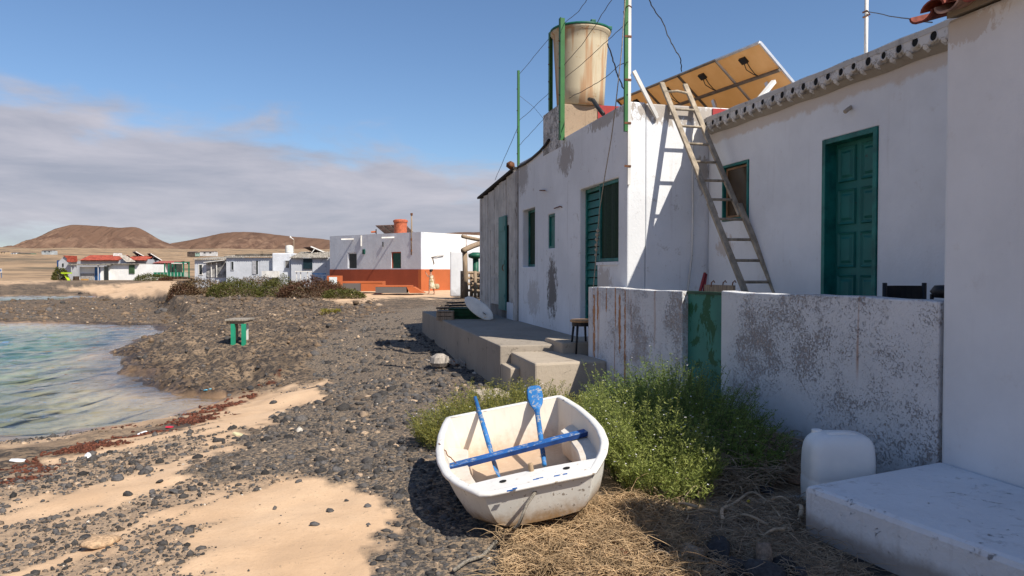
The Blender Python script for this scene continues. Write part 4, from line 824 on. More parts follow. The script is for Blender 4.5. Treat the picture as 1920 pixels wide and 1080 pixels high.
# ---- the timber frame beyond the shed
tf = thing('timber_frame', 'rough timber pole frame with a slatted rail beyond the plank shed', 'frame', PD(885, 556, 22))
def tb(l, D, r, name='pole'): MB().tube([PD(u, v, D+e) for u, v, e in l], r, 7).build(name, M_drift, tf, smooth=True)
tb([(872,558,0),(872,500,0),(871,466,0)], 22, .08); tb([(868,470,-.2),(885,462,.3),(905,455,.9)], 22, .085, 'beam'); tb([(867,443,.4),(885,447,.8),(905,451,1.2)], 22, .06, 'beam'); tb([(884,556,.8),(884,512,.8)], 22, .06); tb([(898,558,.8),(898,509,.8)], 22, .06)
for v in (512, 522, 533, 545): tb([(868,v,0),(884,v-1,.3),(903,v+1,.7)], 22, .045, 'rail')
for u in (866, 875, 891): tb([(u,560,.1),(u,508,.1)], 22, .05, 'picket')
gp = thing('green_pump', 'green hand pump top behind the timber frame', 'pump', PD(892, 545, 24)); a = PD(890, 498, 24); MB().tube([PD(892, 550, 24), PD(892, 484, 24)], .1, 10).build('pipe', simple('pump_green', (.015, .10, .06), .5), gp, smooth=True); MB().lathe([(.08,-.1),(.24,-.05),(.26,.05),(.1,.12)], PD(892, 480, 24), 14).build('pump_head', MATS['pump_green'], gp, smooth=True)

# ================================================================== THE DINGHY
bx, by, bz, byaw, bpit, brol, BL = 1.352, 4.973, .012, -.133, -.011, -.172, 1.785
boat = thing('dinghy', 'small white dinghy tilted on the dark gravel with a blue thwart', 'boat', (bx, by, bz), local=True); boat.rotation_mode = 'YXZ'; boat.rotation_euler = (bpit, brol, byaw)
BM = Matrix.Translation((bx, by, bz)) @ Matrix.Rotation(byaw, 4, 'Z') @ Matrix.Rotation(bpit, 4, 'X') @ Matrix.Rotation(brol, 4, 'Y'); BI = BM.inverted()
def bpx(u, v, zl):
    o = BI @ Vector(CV); d = BI.to_3x3() @ Vector(ray(u, v)); return o+d*((zl-o.z)/d.z)
ys = [-.89,-.80,-.68,-.5,-.25,0,.25,.5,.72,.89]
def wr(y): return float(np.interp(y, [-.89,-.78,-.62,-.42,-.15,.1,.45,.72,.89], [.335,.395,.475,.54,.575,.578,.555,.515,.48]))
def hr_(y): return .266+(.41-.266)*(y+.89)/1.78
def br_(y): return float(np.interp(y, [-.89,-.5,0,.5,.89], [.265,.42,.475,.455,.41]))
def zr_(y): return float(np.interp(y, [-.89,-.6,-.2,.4,.89], [.012,-.01,-.015,-.01,.01]))
def sect(y, ins=0.):
    w = wr(y)-ins; h = hr_(y); b = br_(y)-ins*1.1; z = zr_(y)+ins*.9; P = []
    for x, zz in ((w, h), (w-.012, h*.8+z*.2), (w*.62+b*.38, h*.5+z*.5), (w*.25+b*.75, h*.2+z*.8), (b+.004, z+.03), (b-.035, z+.004), (b*.5, z-.006)): P.append((x, zz))
    P = [(-x, q) for x, q in P]+[(0, z-.01)]+[(x, q) for x, q in P[::-1]]
    out = []
    for x, q in P:
        f = 1-(q-z)/(h-z); yy = y
        if y < -.5: yy = y+.10*f*(-.5-y)/.39
        if y > .5: yy = y-.05*f*(y-.5)/.39
        if ins: yy = max(min(yy, .89-ins-.05*f), -.89+ins+.10*f)
        out.append((x, yy, q))
    return out
def boatmat(name, base, dirt, z0, z1, amt, speck=None):
    m, t, b, pos = new_mat(name); tcn = NN(t, 'ShaderNodeTexCoord'); p = tcn.outputs['Object']; sp = NN(t, 'ShaderNodeSeparateXYZ'); LK(t, p, sp.inputs[0])
    n = NOISE(t, p, 6, 7, .7); n2 = NOISE(t, p, 28, 6, .7); n3 = NOISE(t, p, 2.2, 4, .6); dr_ = NOISE(t, p, 2, 5, .6, stretch=(10, 10, 1))
    e = MATH(t, 'ADD', sp.outputs[2], MATH(t, 'MULTIPLY', MATH(t, 'SUBTRACT', MATH(t, 'ADD', MATH(t, 'MULTIPLY', n, .6), MATH(t, 'MULTIPLY', n2, .4)), .5), (z1-z0)*1.9))
    c = MIXC(t, SS(t, n3, .3, .7), tuple(x*.88 for x in base), base)
    c = MIXC(t, MATH(t, 'MULTIPLY', SS(t, dr_, .55, .75), .3), c, tuple(x*.55 for x in base))
    c = MIXC(t, MATH(t, 'MULTIPLY', MATH(t, 'SUBTRACT', 1, SS(t, e, z0, z1)), amt), c, MIXC(t, n2, dirt, tuple(x*1.7 for x in dirt)))
    if speck: c = MIXC(t, SS(t, MATH(t, 'ADD', n2, MATH(t, 'MULTIPLY', n3, .3)), .77, .80), c, speck)
    SET(t, b.inputs['Base Color'], c); b.inputs['Roughness'].default_value = .5; b.inputs['Specular IOR Level'].default_value = .35; BUMP(t, b, MATH(t, 'ADD', n, MATH(t, 'MULTIPLY', n2, .5)), .18, .006); return m
M_hull = boatmat('hull_outside', (.70, .68, .63), (.22, .13, .055), -.01, .15, .95, (.24, .20, .16)); M_inner = boatmat('hull_inside', (.72, .66, .57), (.36, .22, .12), .0, .26, .75); M_rim = boatmat('gunwale', (.76, .74, .70), (.3, .2, .1), -.5, -.4, 0, (.40, .34, .27))
yy = sorted(set(list(np.linspace(-.89, .89, 25))))
hg_ = MB().loft([sect(y) for y in yy]); n15 = 15; hg_.f.append(tuple(range(n15))); hg_.f.append(tuple(len(hg_.v)-n15+i for i in range(n15)))
hull = hg_.build('hull', M_hull, boat, smooth=True)
ig = MB(); yi = list(np.linspace(-.855, .855, 25)); rows = [sect(y, .032) for y in yi]; rows = [[(x, q[1], q[2]+(.0 if abs(i-7) > 6 else 0)) for i, (q, x) in enumerate(zip(r, [p[0] for p in r]))] for r in rows]
ig.loft(rows); ig.f.append(tuple(range(n15))); ig.f.append(tuple(len(ig.v)-n15+i for i in range(n15))); inn = ig.build('inner_hull', M_inner, hull, smooth=True, fix=False)
for o_ in (hull, inn):
    md = o_.modifiers.new('edge', 'EDGE_SPLIT'); md.split_angle = R_(40)
# rolled gunwale round the whole rim
loop = [(wr(y)+.0, y, hr_(y)) for y in np.linspace(-.875, .875, 26)]; ring = loop+[(x, .89, hr_(.89)) for x in np.linspace(.46, -.46, 9)]+[(-x, y, z) for x, y, z in loop[::-1]]+[(x, -.89, hr_(-.89)) for x in np.linspace(-.29, .29, 7)]
cx_ = np.array(ring); rows = []
for i in range(len(ring)):
    p = cx_[i]; d = cx_[(i+1) % len(ring)]-cx_[i-1]; nn_ = np.array([d[1], -d[0], 0]); nn_ /= np.linalg.norm(nn_)+1e-9
    if nn_@np.array([p[0], p[1], 0]) < 0: nn_ = -nn_
    rows.append([tuple(p+nn_*a+ZV*q) for a, q in ((-.038, .003), (-.02, .010), (.010, .009), (.022, -.002), (.019, -.018), (.006, -.016), (-.034, -.004))])
rows.append(rows[0]); gun = MB().loft(rows, close=True).build('gunwale', M_rim, boat, smooth=True)
fd = MB(); fy = np.linspace(-.885, -.70, 5); fd.loft([[(x*(wr(y)-.02), y+.035*(1-x*x)*(1 if y > -.71 else 0), hr_(y)+.006) for x in np.linspace(-1, 1, 9)] for y in fy]); fd.loft([[(x*(wr(-.70)-.03), -.70+.035*(1-x*x), z) for x in np.linspace(-1, 1, 9)] for z in (hr_(-.70)+.006, hr_(-.70)-.07)]); deck = fd.build('foredeck', M_rim, boat, smooth=False)
for x in (-.2, .2): MB().lathe([(.022,0),(.022,.004),(.012,.005)], (x, -.765, hr_(-.765)+.0065), 12).build('drain_hole', M_darkin, deck)
for sgn in (-1, 1):
    sbn = MB(); st_ = []
    for y in np.linspace(-.66, .52, 12):
        w = wr(y)-.03; z = hr_(y)*.60+.01; k = .15*min(1, (.54-y)/.12+.15); st_.append([(sgn*(w-.02), y, z), (sgn*(w-k-.005), y, z), (sgn*(w-k-.012), y, z-.012), (sgn*(w-k-.02), y, .055)])
    sbn.loft(st_); sbn.f.append(tuple(len(sbn.v)-4+i for i in range(4))); sbn.build('side_bench', M_inner, boat)
MB().loft([[(x, y, z) for x, y in ((-.07, .862), (.07, .862))] for z in (.30, .33)]).build('transom_slot', simple('rust_mark', (.30, .13, .05), .8), hull)
tA = bpx(840, 876, .215); tB = bpx(1113, 806, .25); M_blue = peel('blue_paint', (.02, .12, .38), (.30, .34, .40), .68, 22, None, .65)
thw = MB().bar(tA, tB, .115, .026).build('thwart', M_blue, boat, bevel=.006); MB().bar(tA+Vector((.01, -.062, -.003)), tB+Vector((-.01, -.062, -.003)), .006, .03).build('thwart_edge', simple('blue_dark', (.008, .04, .16), .6), thw)
pg_ = bpx(997, 886, hr_(-.77)); MB().lathe([(.017,0),(.017,.055),(.013,.06)], pg_, 10).build('wooden_peg', wood('peg_wood', (.42, .30, .19)), boat)
for (u, v) in ((1005,900),(1012,898),(1045,893),(955,921),(965,917),(1060,890)): p = bpx(u, v, hr_(-.88)+.006); MB().box(p.x-.012-random.random()*.01, p.x+.012+random.random()*.012, p.y-.004, p.y+.008, p.z, p.z+.006).build('blue_paint_chip', M_blue, gun)
M_oar = peel('oar_blue', (.03, .17, .44), (.36, .36, .35), .70, 26, None, .6); M_oardark = M_oar
def oar(lo, rim, extra, blade_top, label):
    lo = Vector(lo); rim = Vector(rim); d = (rim-lo).normalized(); hi = rim+d*extra; L = (hi-lo).length
    W0 = BM @ lo; o = thing('oar', label, 'oar', W0, 'oars in the dinghy'); A = BM @ lo; B = BM @ hi; dd = (B-A).normalized(); sd = dd.cross(Vector(F0)).normalized(); up = sd.cross(dd).normalized()
    if not blade_top: sd, up = up, sd
    bl = .40; wmax = .068
    s0, s1 = (A, B-dd*bl*.9) if blade_top else (A+dd*bl*.9, B)
    MB().tube([s0, s0.lerp(s1, .5), s1], [.017, .021, .021] if blade_top else [.021, .021, .015], 8).build('shaft', M_oar, o, smooth=True)
    b0, bd_ = (B-dd*bl, dd) if blade_top else (A+dd*bl, -dd); rows = []
    for f, w, th in ((0,.020,.02),(.12,.026,.018),(.32,.055,.010),(.55,wmax,.007),(.85,wmax*.97,.006),(.97,wmax*.8,.006),(1,.035,.004)):
        c = b0+bd_*bl*f; rows.append([c+sd*w*math.cos(a)+up*th*math.sin(a) for a in np.linspace(0, 2*math.pi, 10, endpoint=False)])
    MB().loft(rows, close=True, caps=True).build('blade', M_oar, o, smooth=True)
def rimpt(u, lift):                                          # point on the far rim below photo column u
    best = min(np.linspace(-.5, .5, 201), key=lambda x: abs(proj(np.array(BM @ Vector((x, .90, hr_(.89)+lift)))[None])[0][0]-u)); return Vector((best, .90, hr_(.89)+lift))
l0 = bpx(934, 893, .085); r0 = rimpt(896, .035); oar(l0, r0, .16, False, 'blue oar with its blade on the floor at the left of the dinghy')
l0 = bpx(1021, 872, .085); r0 = rimpt(1003, .04); oar(l0, r0, .15, True, 'blue oar with its blade raised over the far rim of the dinghy')
ra = BM @ bpx(1012, 908, .235); rp_ = [ra, PD(1004, 922, ra.dot(Vector(F0))-.05), PD(988, 945, 4.15), PD(972, 985, 4.12), PG(962, 998)+Vector((0,0,.02)), PG(945, 1012)+Vector((0,0,.03)), PG(925, 1030)+Vector((0,0,.03)), PG(905, 1052)+Vector((0,0,.03)), PG(875, 1062)+Vector((0,0,.03)), PG(850, 1080)+Vector((0,0,.03))]
rpo = thing('mooring_rope', 'grey mooring rope trailing from the bow of the dinghy over the stones', 'rope', rp_[4]); MB().tube(rp_, .011, 7).build('line', simple('old_rope', (.26, .23, .19), .95, .4, 90, .8), rpo, smooth=True)
for k in range(3): MB().tube([ra+Vector((.02*math.cos(a)+.012*k-.02, -.01, .022*math.sin(a))) for a in np.linspace(0, 6.0, 9)], .010, 6).build('knot', MATS['old_rope'], rpo, smooth=True)
MB().tube([rp_[4]+Vector((.03*math.cos(a)*(1+.2*k), .03*math.sin(a), .03+.02*k)) for k in range(3) for a in np.linspace(0, 6.2, 7)], .010, 6).build('tangle', MATS['old_rope'], rpo, smooth=True)
wire([BM @ Vector((wr(.2)*-1, .2, hr_(.2)+.02)), BM @ Vector((-.52, .12, .30)), BM @ Vector((-.47, .05, .24))], 'short bent rusty wire on the left rim of the dinghy', r=.005, mat=M_rustmetal, group='wires on the dinghy')

# ================================================================== PLANTS
def diamonds(P, D, S, length, width, tilt=.35):
    """leaf quads: P base points, D directions, S side vectors"""
    n = len(P); D = D/np.linalg.norm(D, axis=1, keepdims=True); S = S-D*(S*D).sum(1, keepdims=True); S = S/(np.linalg.norm(S, axis=1, keepdims=True)+1e-9); N = np.cross(D, S)
    L = length[:, None]; Wd = width[:, None]; a = P; m_ = P+D*L*.5; tip = P+D*L-N*L*.12
    V = np.stack([a, m_+S*Wd/2+N*Wd*tilt, tip, m_-S*Wd/2+N*Wd*tilt], 1).reshape(-1, 3); Fq = np.arange(4*n).reshape(-1, 4); return V, Fq
def ribbons(paths, r):
    """paths: (n, k, 3) -> three-sided tubes"""
    n, k, _ = paths.shape; T = np.gradient(paths, axis=1); T /= np.linalg.norm(T, axis=2, keepdims=True)+1e-9
    ref = np.array([.31, .77, .55]); A = np.cross(T, ref); A /= np.linalg.norm(A, axis=2, keepdims=True)+1e-9; B = np.cross(T, A)
    rr = r[:, :, None] if np.ndim(r) == 2 else r
    V = np.stack([paths+(A*math.cos(a)+B*math.sin(a))*rr for a in (0, 2.094, 4.189)], 2)      # n,k,3,3
    idx = np.arange(n*k*3).reshape(n, k, 3); Q = []
    for e in range(3): f = (e+1) % 3; Q.append(np.stack([idx[:, :-1, e], idx[:, :-1, f], idx[:, 1:, f], idx[:, 1:, e]], -1).reshape(-1, 4))
    return V.reshape(-1, 3), np.concatenate(Q)
M_leafA = leafmat('leaf_fresh', (.20, .25, .05), (.40, .43, .13)); M_leafB = leafmat('leaf_shaded', (.13, .20, .045), (.26, .34, .085)); M_leafY = leafmat('leaf_yellowish', (.20, .20, .04), (.36, .33, .10)); M_stem = simple('stem_green', (.14, .17, .06), .7, .3, 20, 0); M_flower = simple('petal_white', (.80, .78, .80), .6, .05, 20, 0)  # M_leafB: same bush mass, wall-side shade put into a darker green
def rocket_bush(name, label, c, rx, ry, h, n, leaf, flowers, lean=(0, 0), tall=6, ang=0.):
    o = thing(name, label, 'bush', (c[0], c[1], gzf(*c[:2])), 'sea rocket bushes along the yard wall')
    a = RNG.uniform(0, 2*np.pi, n); r = np.sqrt(RNG.uniform(0, 1, n)); lx = rx*r*np.cos(a)*.8; ly = ry*r*np.sin(a)*.85
    ca, sa = math.cos(ang), math.sin(ang); X = c[0]+lx*ca-ly*sa; Y = c[1]+lx*sa+ly*ca; Zb = gz(X, Y)
    lq = np.stack([(X-bx)*math.cos(byaw)+(Y-by)*math.sin(byaw), -(X-bx)*math.sin(byaw)+(Y-by)*math.cos(byaw)], -1); ins_ = (np.abs(lq[:, 0]) < .72) & (np.abs(lq[:, 1]) < 1.02); X = np.where(ins_, X+.75, X); Zb = gz(X, Y)
    H = h*(1-.62*r**2)*RNG.uniform(.55, 1.05, n); ex = RNG.random(n) < tall/ n; H = np.where(ex, H*1.45, H)
    out = np.stack([np.cos(a)*ca-np.sin(a)*sa, np.cos(a)*sa+np.sin(a)*ca], -1)*(r*.55)[:, None]*H[:, None]+RNG.normal(0, .10, (n, 2))*H[:, None]+np.array(lean)*H[:, None]
    ts = np.linspace(0, 1, 6); path = np.zeros((n, 6, 3))
    for k, tt in enumerate(ts):
        path[:, k, 0] = X+out[:, 0]*tt**1.5; path[:, k, 1] = Y+out[:, 1]*tt**1.5; path[:, k, 2] = Zb+H*tt
    path[:, 1:, :2] += RNG.normal(0, .012, (n, 5, 2)); V, Q = ribbons(path, np.broadcast_to(np.linspace(.0045, .0015, 6), (n, 6))); np_mesh('stems', V, Q, M_stem, o, kind='stuff')
    nl = 58; tt = RNG.uniform(.12, 1, (n, nl))**.75; k0 = np.minimum((tt*5).astype(int), 4); fr_ = (tt*5-k0)[..., None]; rows = np.arange(n)[:, None]
    P = path[rows, k0]*(1-fr_)+path[rows, k0+1]*fr_; P = P.reshape(-1, 3); N_ = len(P); th = RNG.uniform(0, 2*np.pi, N_)
    D = np.stack([np.cos(th), np.sin(th), RNG.uniform(.1, 1.1, N_)], -1); off = RNG.uniform(0, .045, N_)[:, None]*D*(1-tt.reshape(-1, 1)*.7); S = RNG.normal(0, 1, (N_, 3))
    Ln = RNG.uniform(.018, .042, N_)*(1.15-.4*tt.ravel()); V, Q = diamonds(P+off, D, S, Ln, Ln*RNG.uniform(.22, .36, N_)); np_mesh('leaves', V, Q, leaf, o, kind='stuff')
    if flowers:
        pick = RNG.choice(n, flowers); tip = path[pick, 5]+RNG.normal(0, .012, (flowers, 3)); F4 = np.repeat(tip, 4, 0); th = np.tile(np.arange(4)*np.pi/2, flowers)+np.repeat(RNG.uniform(0, 1.5, flowers), 4)
        D = np.stack([np.cos(th), np.sin(th), RNG.uniform(.2, .7, 4*flowers)], -1); V, Q = diamonds(F4, D, RNG.normal(0, 1, (4*flowers, 3)), np.full(4*flowers, .0085), np.full(4*flowers, .007)); np_mesh('flowers', V, Q, M_flower, o, kind='stuff')
    return o
rocket_bush('sea_rocket', 'low yellow green bush between the dinghy and the concrete step', (1.75, 6.95), 1.15, .75, .60, 800, M_leafY, 60)
rocket_bush('sea_rocket', 'sunlit green bush with small white flowers right of the dinghy', (2.45, 5.6), .55, 1.45, .68, 900, M_leafA, 180, tall=14, ang=-.10)
rocket_bush('sea_rocket', 'shaded dark green bush growing against the flaking yard wall', (3.08, 6.1), .58, 1.6, .78, 860, M_leafB, 150, tall=16, ang=.06)
# dry grass and twigs
M_straw = simple('straw', (.50, .345, .195), .85, .35, 9, 0); M_straw2 = simple('straw_grey', (.42, .32, .22), .9, .35, 9, 0)
def strands(name, label, cat, poly_px, n, L, lift, rad, mat, mound=0., kind='stuff', curl=.5):
    us = []; lo_ = np.array(poly_px).min(0); hi_ = np.array(poly_px).max(0); P = []
    W3 = np.array([tuple(PG(u, v)) for u, v in poly_px]); a, bq = W3[:, :2].min(0), W3[:, :2].max(0)
    pts = np.zeros((0, 2))
    while len(pts) < n:
        q = RNG.uniform(a, bq, (n*2, 2)); q = q[fbm(q[:, 0]*3.5, q[:, 1]*3.5, 91, 3) > RNG.uniform(-1.3, .5, len(q))]; pts = np.concatenate([pts, q[inpoly(q[:, 0], q[:, 1], [tuple(p[:2]) for p in W3])]])
    pts = pts[:n]; cen = W3[:, :2].mean(0); half = (bq-a)/2
    k = 6; th = RNG.uniform(0, 2*np.pi, n); cu = RNG.normal(0, curl, n); path = np.zeros((n, k, 3)); ln = L*RNG.lognormal(-.3, .5, n); x, y = pts[:, 0].copy(), pts[:, 1].copy(); el = RNG.uniform(-.1, .7, n)
    e = np.clip(1-(((pts-cen)/half)**2).sum(1), 0, 1); z0 = RNG.uniform(0, lift, n)+mound*np.sqrt(e)*RNG.uniform(.15, 1, n)
    for q in range(k):
        f = q/(k-1); path[:, q, 0] = x; path[:, q, 1] = y; path[:, q, 2] = gz(x, y)+z0+ln*.42*np.sin(el)*math.sin(math.pi*f*.8)+.004; x = x+np.cos(th)*ln/k; y = y+np.sin(th)*ln/k; th = th+cu
    path[:, :, :] += RNG.normal(0, .004, path.shape); V, Q = ribbons(path, np.broadcast_to(np.linspace(rad, rad*.55, k), (n, k))); o = np_mesh(name, V, Q, mat); tag(o, label, cat, kind=kind); return o
strands('dry_grass', 'mat of sunlit straw coloured dry grass in front of the dinghy', 'dry grass', [(945,1095),(955,1000),(1000,985),(1100,955),(1180,940),(1285,980),(1320,1095)], 6500, .16, .06, .0025, M_straw)
strands('dry_grass', 'dull dry grass between the stones by the white doorstep', 'dry grass', [(1250,1095),(1270,980),(1500,940),(1515,1010),(1640,1095)], 1900, .16, .04, .0024, M_straw2)
strands('dry_brush', 'heap of dead brown brushwood in front of the shaded bush', 'brushwood', [(1280,930),(1290,880),(1330,840),(1430,835),(1505,880),(1508,915),(1400,935)], 2000, .30, .06, .0032, M_straw2, mound=.20, curl=.35)
M_twig = wood('pale_twig', (.52, .39, .26), .85, (4, 4, 4), .35); M_twigd = wood('shaded_twig', (.50, .38, .26), .85, (4, 4, 4), .35)
def spl(P):
    out = []
    for i in range(len(P)-1):
        a, b_, c, d = P[max(i-1, 0)], P[i], P[i+1], P[min(i+2, len(P)-1)]
        for k in range(4): t_ = k/4; out.append(.5*(2*b_+(c-a)*t_+(2*a-5*b_+4*c-d)*t_*t_+(3*b_-a-3*c+d)*t_**3))
    return out+[P[-1]]
def branch(l, r, label, mat=M_twig, sub=(), lift=.13):
    P = spl([PG(u, v)+Vector((0, 0, (lift if lift > .2 else .05)+.025*math.sin(i*2.3))) for i, (u, v) in enumerate(l)]); o = thing('dead_branch', label, 'branch', P[0], 'dead branches on the ground')
    MB().tube(P, [r*1.25*(1-.6*i/(len(P)-1)) for i in range(len(P))], 7).build('limb', mat, o, smooth=True)
    for s in sub: Q = spl([PG(u, v)+Vector((0, 0, .05)) for u, v in s]); MB().tube(Q, [r*.55*(1-.7*i/(len(Q)-1)) for i in range(len(Q))], 5).build('twig', mat, o, smooth=True)
branch([(1308,965),(1282,963),(1252,948),(1225,930),(1195,912),(1168,904)], .010, 'pale sunlit forked branch in front of the green bush', sub=[[(1252,950),(1230,972),(1205,990),(1190,1012)],[(1252,950),(1242,980),(1225,1010)],[(1262,958),(1248,985),(1240,1005)],[(1285,964),(1290,985),(1270,1010),(1255,1022)],[(1232,936),(1215,925),(1192,922)],[(1245,948),(1220,960),(1195,964)]])
branch([(1350,975),(1320,975),(1290,968),(1250,972)], .008, 'straight pale stick lying left of the curved branch', M_twigd, [[(1350,975),(1375,940),(1385,915),(1405,895)]])
branch([(1355,990),(1354,975),(1375,952),(1405,941),(1425,945),(1450,960),(1462,990)], .011, 'curved pale branch arching over dark stones', M_twigd, [[(1425,945),(1410,925),(1395,900),(1378,888)],[(1355,985),(1352,1010)]])
branch([(1500,985),(1502,970),(1488,955),(1465,950),(1440,955),(1418,958)], .013, 'bent pale branch beside the white doorstep', M_twigd, [[(1500,985),(1485,998),(1468,1000)]])
branch([(1470,1008),(1450,1015),(1430,1012)], .011, 'short thick twig near the foot of the doorstep', M_twigd)
branch([(1280,862),(1300,850),(1320,840),(1335,838)], .010, 'bent twig poking from the top of the brush heap', M_twigd, lift=.26); branch([(1340,838),(1400,850),(1460,862),(1500,885),(1512,892)], .011, 'long arched stick over the brush heap', M_twigd, lift=.24)
branch([(1440,1000),(1395,985),(1345,988),(1330,991)], .008, 'thin stick lying low in front of the curved branch', M_twigd, lift=.04)

# ================================================================== STONES
def ico(sub):
    import bmesh
    bm = bmesh.new(); bmesh.ops.create_icosphere(bm, subdivisions=sub, radius=1); V = np.array([v.co[:] for v in bm.verts]); Fq = np.array([[v.index for v in f.verts] for f in bm.faces]); bm.free(); return V, Fq
IC1, IC2 = ico(1), ico(2); IC0 = IC1
def stone_shapes(base, n, amp, seed):
    out = []; rg = np.random.default_rng(seed)
    for k in range(n):
        V = base[0].copy(); V *= 1+rg.uniform(-amp, amp, (len(V), 1)); 
        for _ in range(4):                                     # flat broken faces
            d = rg.normal(0, 1, 3); d /= np.linalg.norm(d); cut = rg.uniform(.5, .8); p = V@d; V = V-np.maximum(p-cut, 0)[:, None]*d
        V *= rg.uniform(.7, 1.2, 3)*np.array([1, 1, .72]); out.append(V)
    return out
SH1 = stone_shapes(IC1, 10, .22, 5); SH2 = stone_shapes(IC2, 10, .16, 6)
m, t, b, pos = new_mat('lava_stone'); ca = NN(t, 'ShaderNodeVertexColor', layer_name='tint')
n1_ = NOISE(t, pos, 45, 5, .7); c = MIXC(t, 1.0, ca.outputs[0], MIXC(t, SS(t, n1_, .3, .7), (.55, .55, .55), (1.35, 1.3, 1.25)), 'MULTIPLY'); SET(t, b.inputs['Base Color'], c); b.inputs['Roughness'].default_value = .85; b.inputs['Specular IOR Level'].default_value = .3; BUMP(t, b, n1_, .7, .008); M_stone = m
def tints(n):
    c = np.array([.060, .056, .054])*RNG.uniform(.45, 1.9, (n, 1)); k = RNG.random(n)
    c = np.where((k < .24)[:, None], np.array([.14, .11, .085])*RNG.uniform(.6, 1.3, (n, 1)), c); c = np.where((k < .07)[:, None], np.array([.36, .27, .19])*RNG.uniform(.7, 1.3, (n, 1)), c); c = np.where((k < .004)[:, None], np.array([.5, .46, .4]), c); return c
def stone_field(name, label, P, S, shapes, faces, tint=None):
    n = len(P); which = RNG.integers(0, len(shapes), n); T = tints(n) if tint is None else tint; VV = []; FF = []; CC = []; off = 0
    for k, sh in enumerate(shapes):
        idx = np.nonzero(which == k)[0]
        if not len(idx): continue
        a = RNG.uniform(0, 2*np.pi, len(idx)); ca_, sa_ = np.cos(a)[:, None], np.sin(a)[:, None]; x = sh[None, :, 0]*ca_-sh[None, :, 1]*sa_; y = sh[None, :, 0]*sa_+sh[None, :, 1]*ca_; z = np.broadcast_to(sh[None, :, 2], x.shape)
        V = np.stack([x, y, z], -1)*S[idx][:, None, None]+P[idx][:, None, :]; nv = sh.shape[0]; VV.append(V.reshape(-1, 3)); FF.append((faces[None]+(np.arange(len(idx))*nv)[:, None, None]).reshape(-1, 3)+off); CC.append(np.repeat(T[idx], nv, 0)); off += len(idx)*nv
    o = np_mesh(name, np.concatenate(VV), np.concatenate(FF), M_stone, attr={'tint': np.concatenate(CC)}); tag(o, label, 'stones', kind='stuff'); return o
def scatter(n, r0, r1, a0=-26, a1=54, power=1.0):
    r = r0*(r1/r0)**RNG.uniform(0, 1, n); a = np.radians(RNG.uniform(a0, a1, n)); x = np.sin(a)*r; y = np.cos(a)*r; P = np.stack([x, y, gz(x, y)], -1); return P, r
def clear(P):                                                  # not under the buildings, terrace or boat
    x, y = P[:, 0], P[:, 1]; k = (x > 2.4) & (y > 8.9); k |= (x > 3.4) & (y > 3.9); k |= (x > 2.78) & (y < 4.1)
    lx = (x-bx)*math.cos(byaw)+(y-by)*math.sin(byaw); ly = -(x-bx)*math.sin(byaw)+(y-by)*math.cos(byaw); k |= (np.abs(lx) < .42) & (np.abs(ly) < .8); return ~k
# near gravel
P, r = scatter(85000, 2.6, 30); s_, g_, w_, d2_, p_, sd_ = zones(P); u, v, dd = proj(P)
keep = clear(P) & (RNG.random(len(P)) < np.clip(g_*np.clip(.75+.7*fbm(P[:, 0]*1.6, P[:, 1]*1.6, 77, 3), .25, 1)+d2_*.10*(s_ < .5), 0, 1)) & (sd_ > .3) & (s_ < .6); Pn = P[keep][:26000]; rn = r[keep][:26000]
S = np.clip(RNG.lognormal(np.log(.0115), .62, len(Pn)), .005, .06)*np.clip(rn/6, .85, 1.9); Pn[:, 2] -= S*.05; nearm = rn < 7.5
stone_field('gravel', 'black lava gravel and pebbles round the dinghy', Pn[nearm], S[nearm], SH1, IC1[1]); stone_field('gravel', 'dark lava gravel spread along the lane', Pn[~nearm], S[~nearm]*1.1, SH1, IC1[1])
# drifts on the sand
P, r = scatter(70000, 2.8, 18, -26, 22); s_, g_, w_, d2_, p_, sd_ = zones(P); u, v, dd = proj(P)
dft = (streak(P)+.06-.55*np.clip((u-260)/160, -1.2, 1.5)-.35*np.clip(np.abs(v-930)/110-1, 0, 3))*3
keep = (s_ > .5) & (RNG.random(len(P)) < np.clip(dft, .006, .8)) & (sd_ > .5) & clear(P); Pd = P[keep][:14000]; S = np.clip(RNG.lognormal(np.log(.0075), .6, len(Pd)), .003, .04)*np.clip(r[keep][:14000]/5, .8, 1.8); Pd[:, 2] += S*.1
stone_field('pebbles', 'scattered dark pebbles drifted over the pale sand', Pd, S, SH1, IC1[1])
P, r = scatter(60000, 7, 22, -26, 16); s_, g_, w_, d2_, p_, sd_ = zones(P); keep = (RNG.random(len(P)) < w_*.9) & (sd_ > .1); Pw = P[keep][:3500]; S = RNG.uniform(.008, .025, len(Pw))*np.clip(r[keep][:3500]/8, .8, 2); Pw[:, 2] += S*.2
if len(Pw): o = stone_field('seaweed', 'line of dried red brown seaweed along the beach', Pw, S, SH1, IC1[1], np.array([[.12, .040, .022]])*RNG.uniform(.4, 1.3, (len(Pw), 1))); o['category'] = 'seaweed'
# lumps on the lava shelf and beyond
P, r = scatter(26000, 11, 85, -26, 30); s_, g_, w_, d2_, p_, sd_ = zones(P); keep = (s_ < .5) & (g_ < .7) & (sd_ > .05) & clear(P) & (RNG.random(len(P)) < .8); Pl = P[keep][:15000]; S = np.clip(RNG.lognormal(np.log(.03), .6, len(Pl)), .012, .16)*np.clip(r[keep][:13000]/26, .5, 1.8)
T = tints(len(Pl))*1.1; mix = RNG.random(len(Pl))[:, None]; T = np.where(mix < .55, np.array([.15, .105, .068])*RNG.uniform(.5, 1.5, (len(Pl), 1)), T); stone_field('lava_rubble', 'brown and black broken rock on the lava shelf', Pl, S, SH1, IC1[1], T)
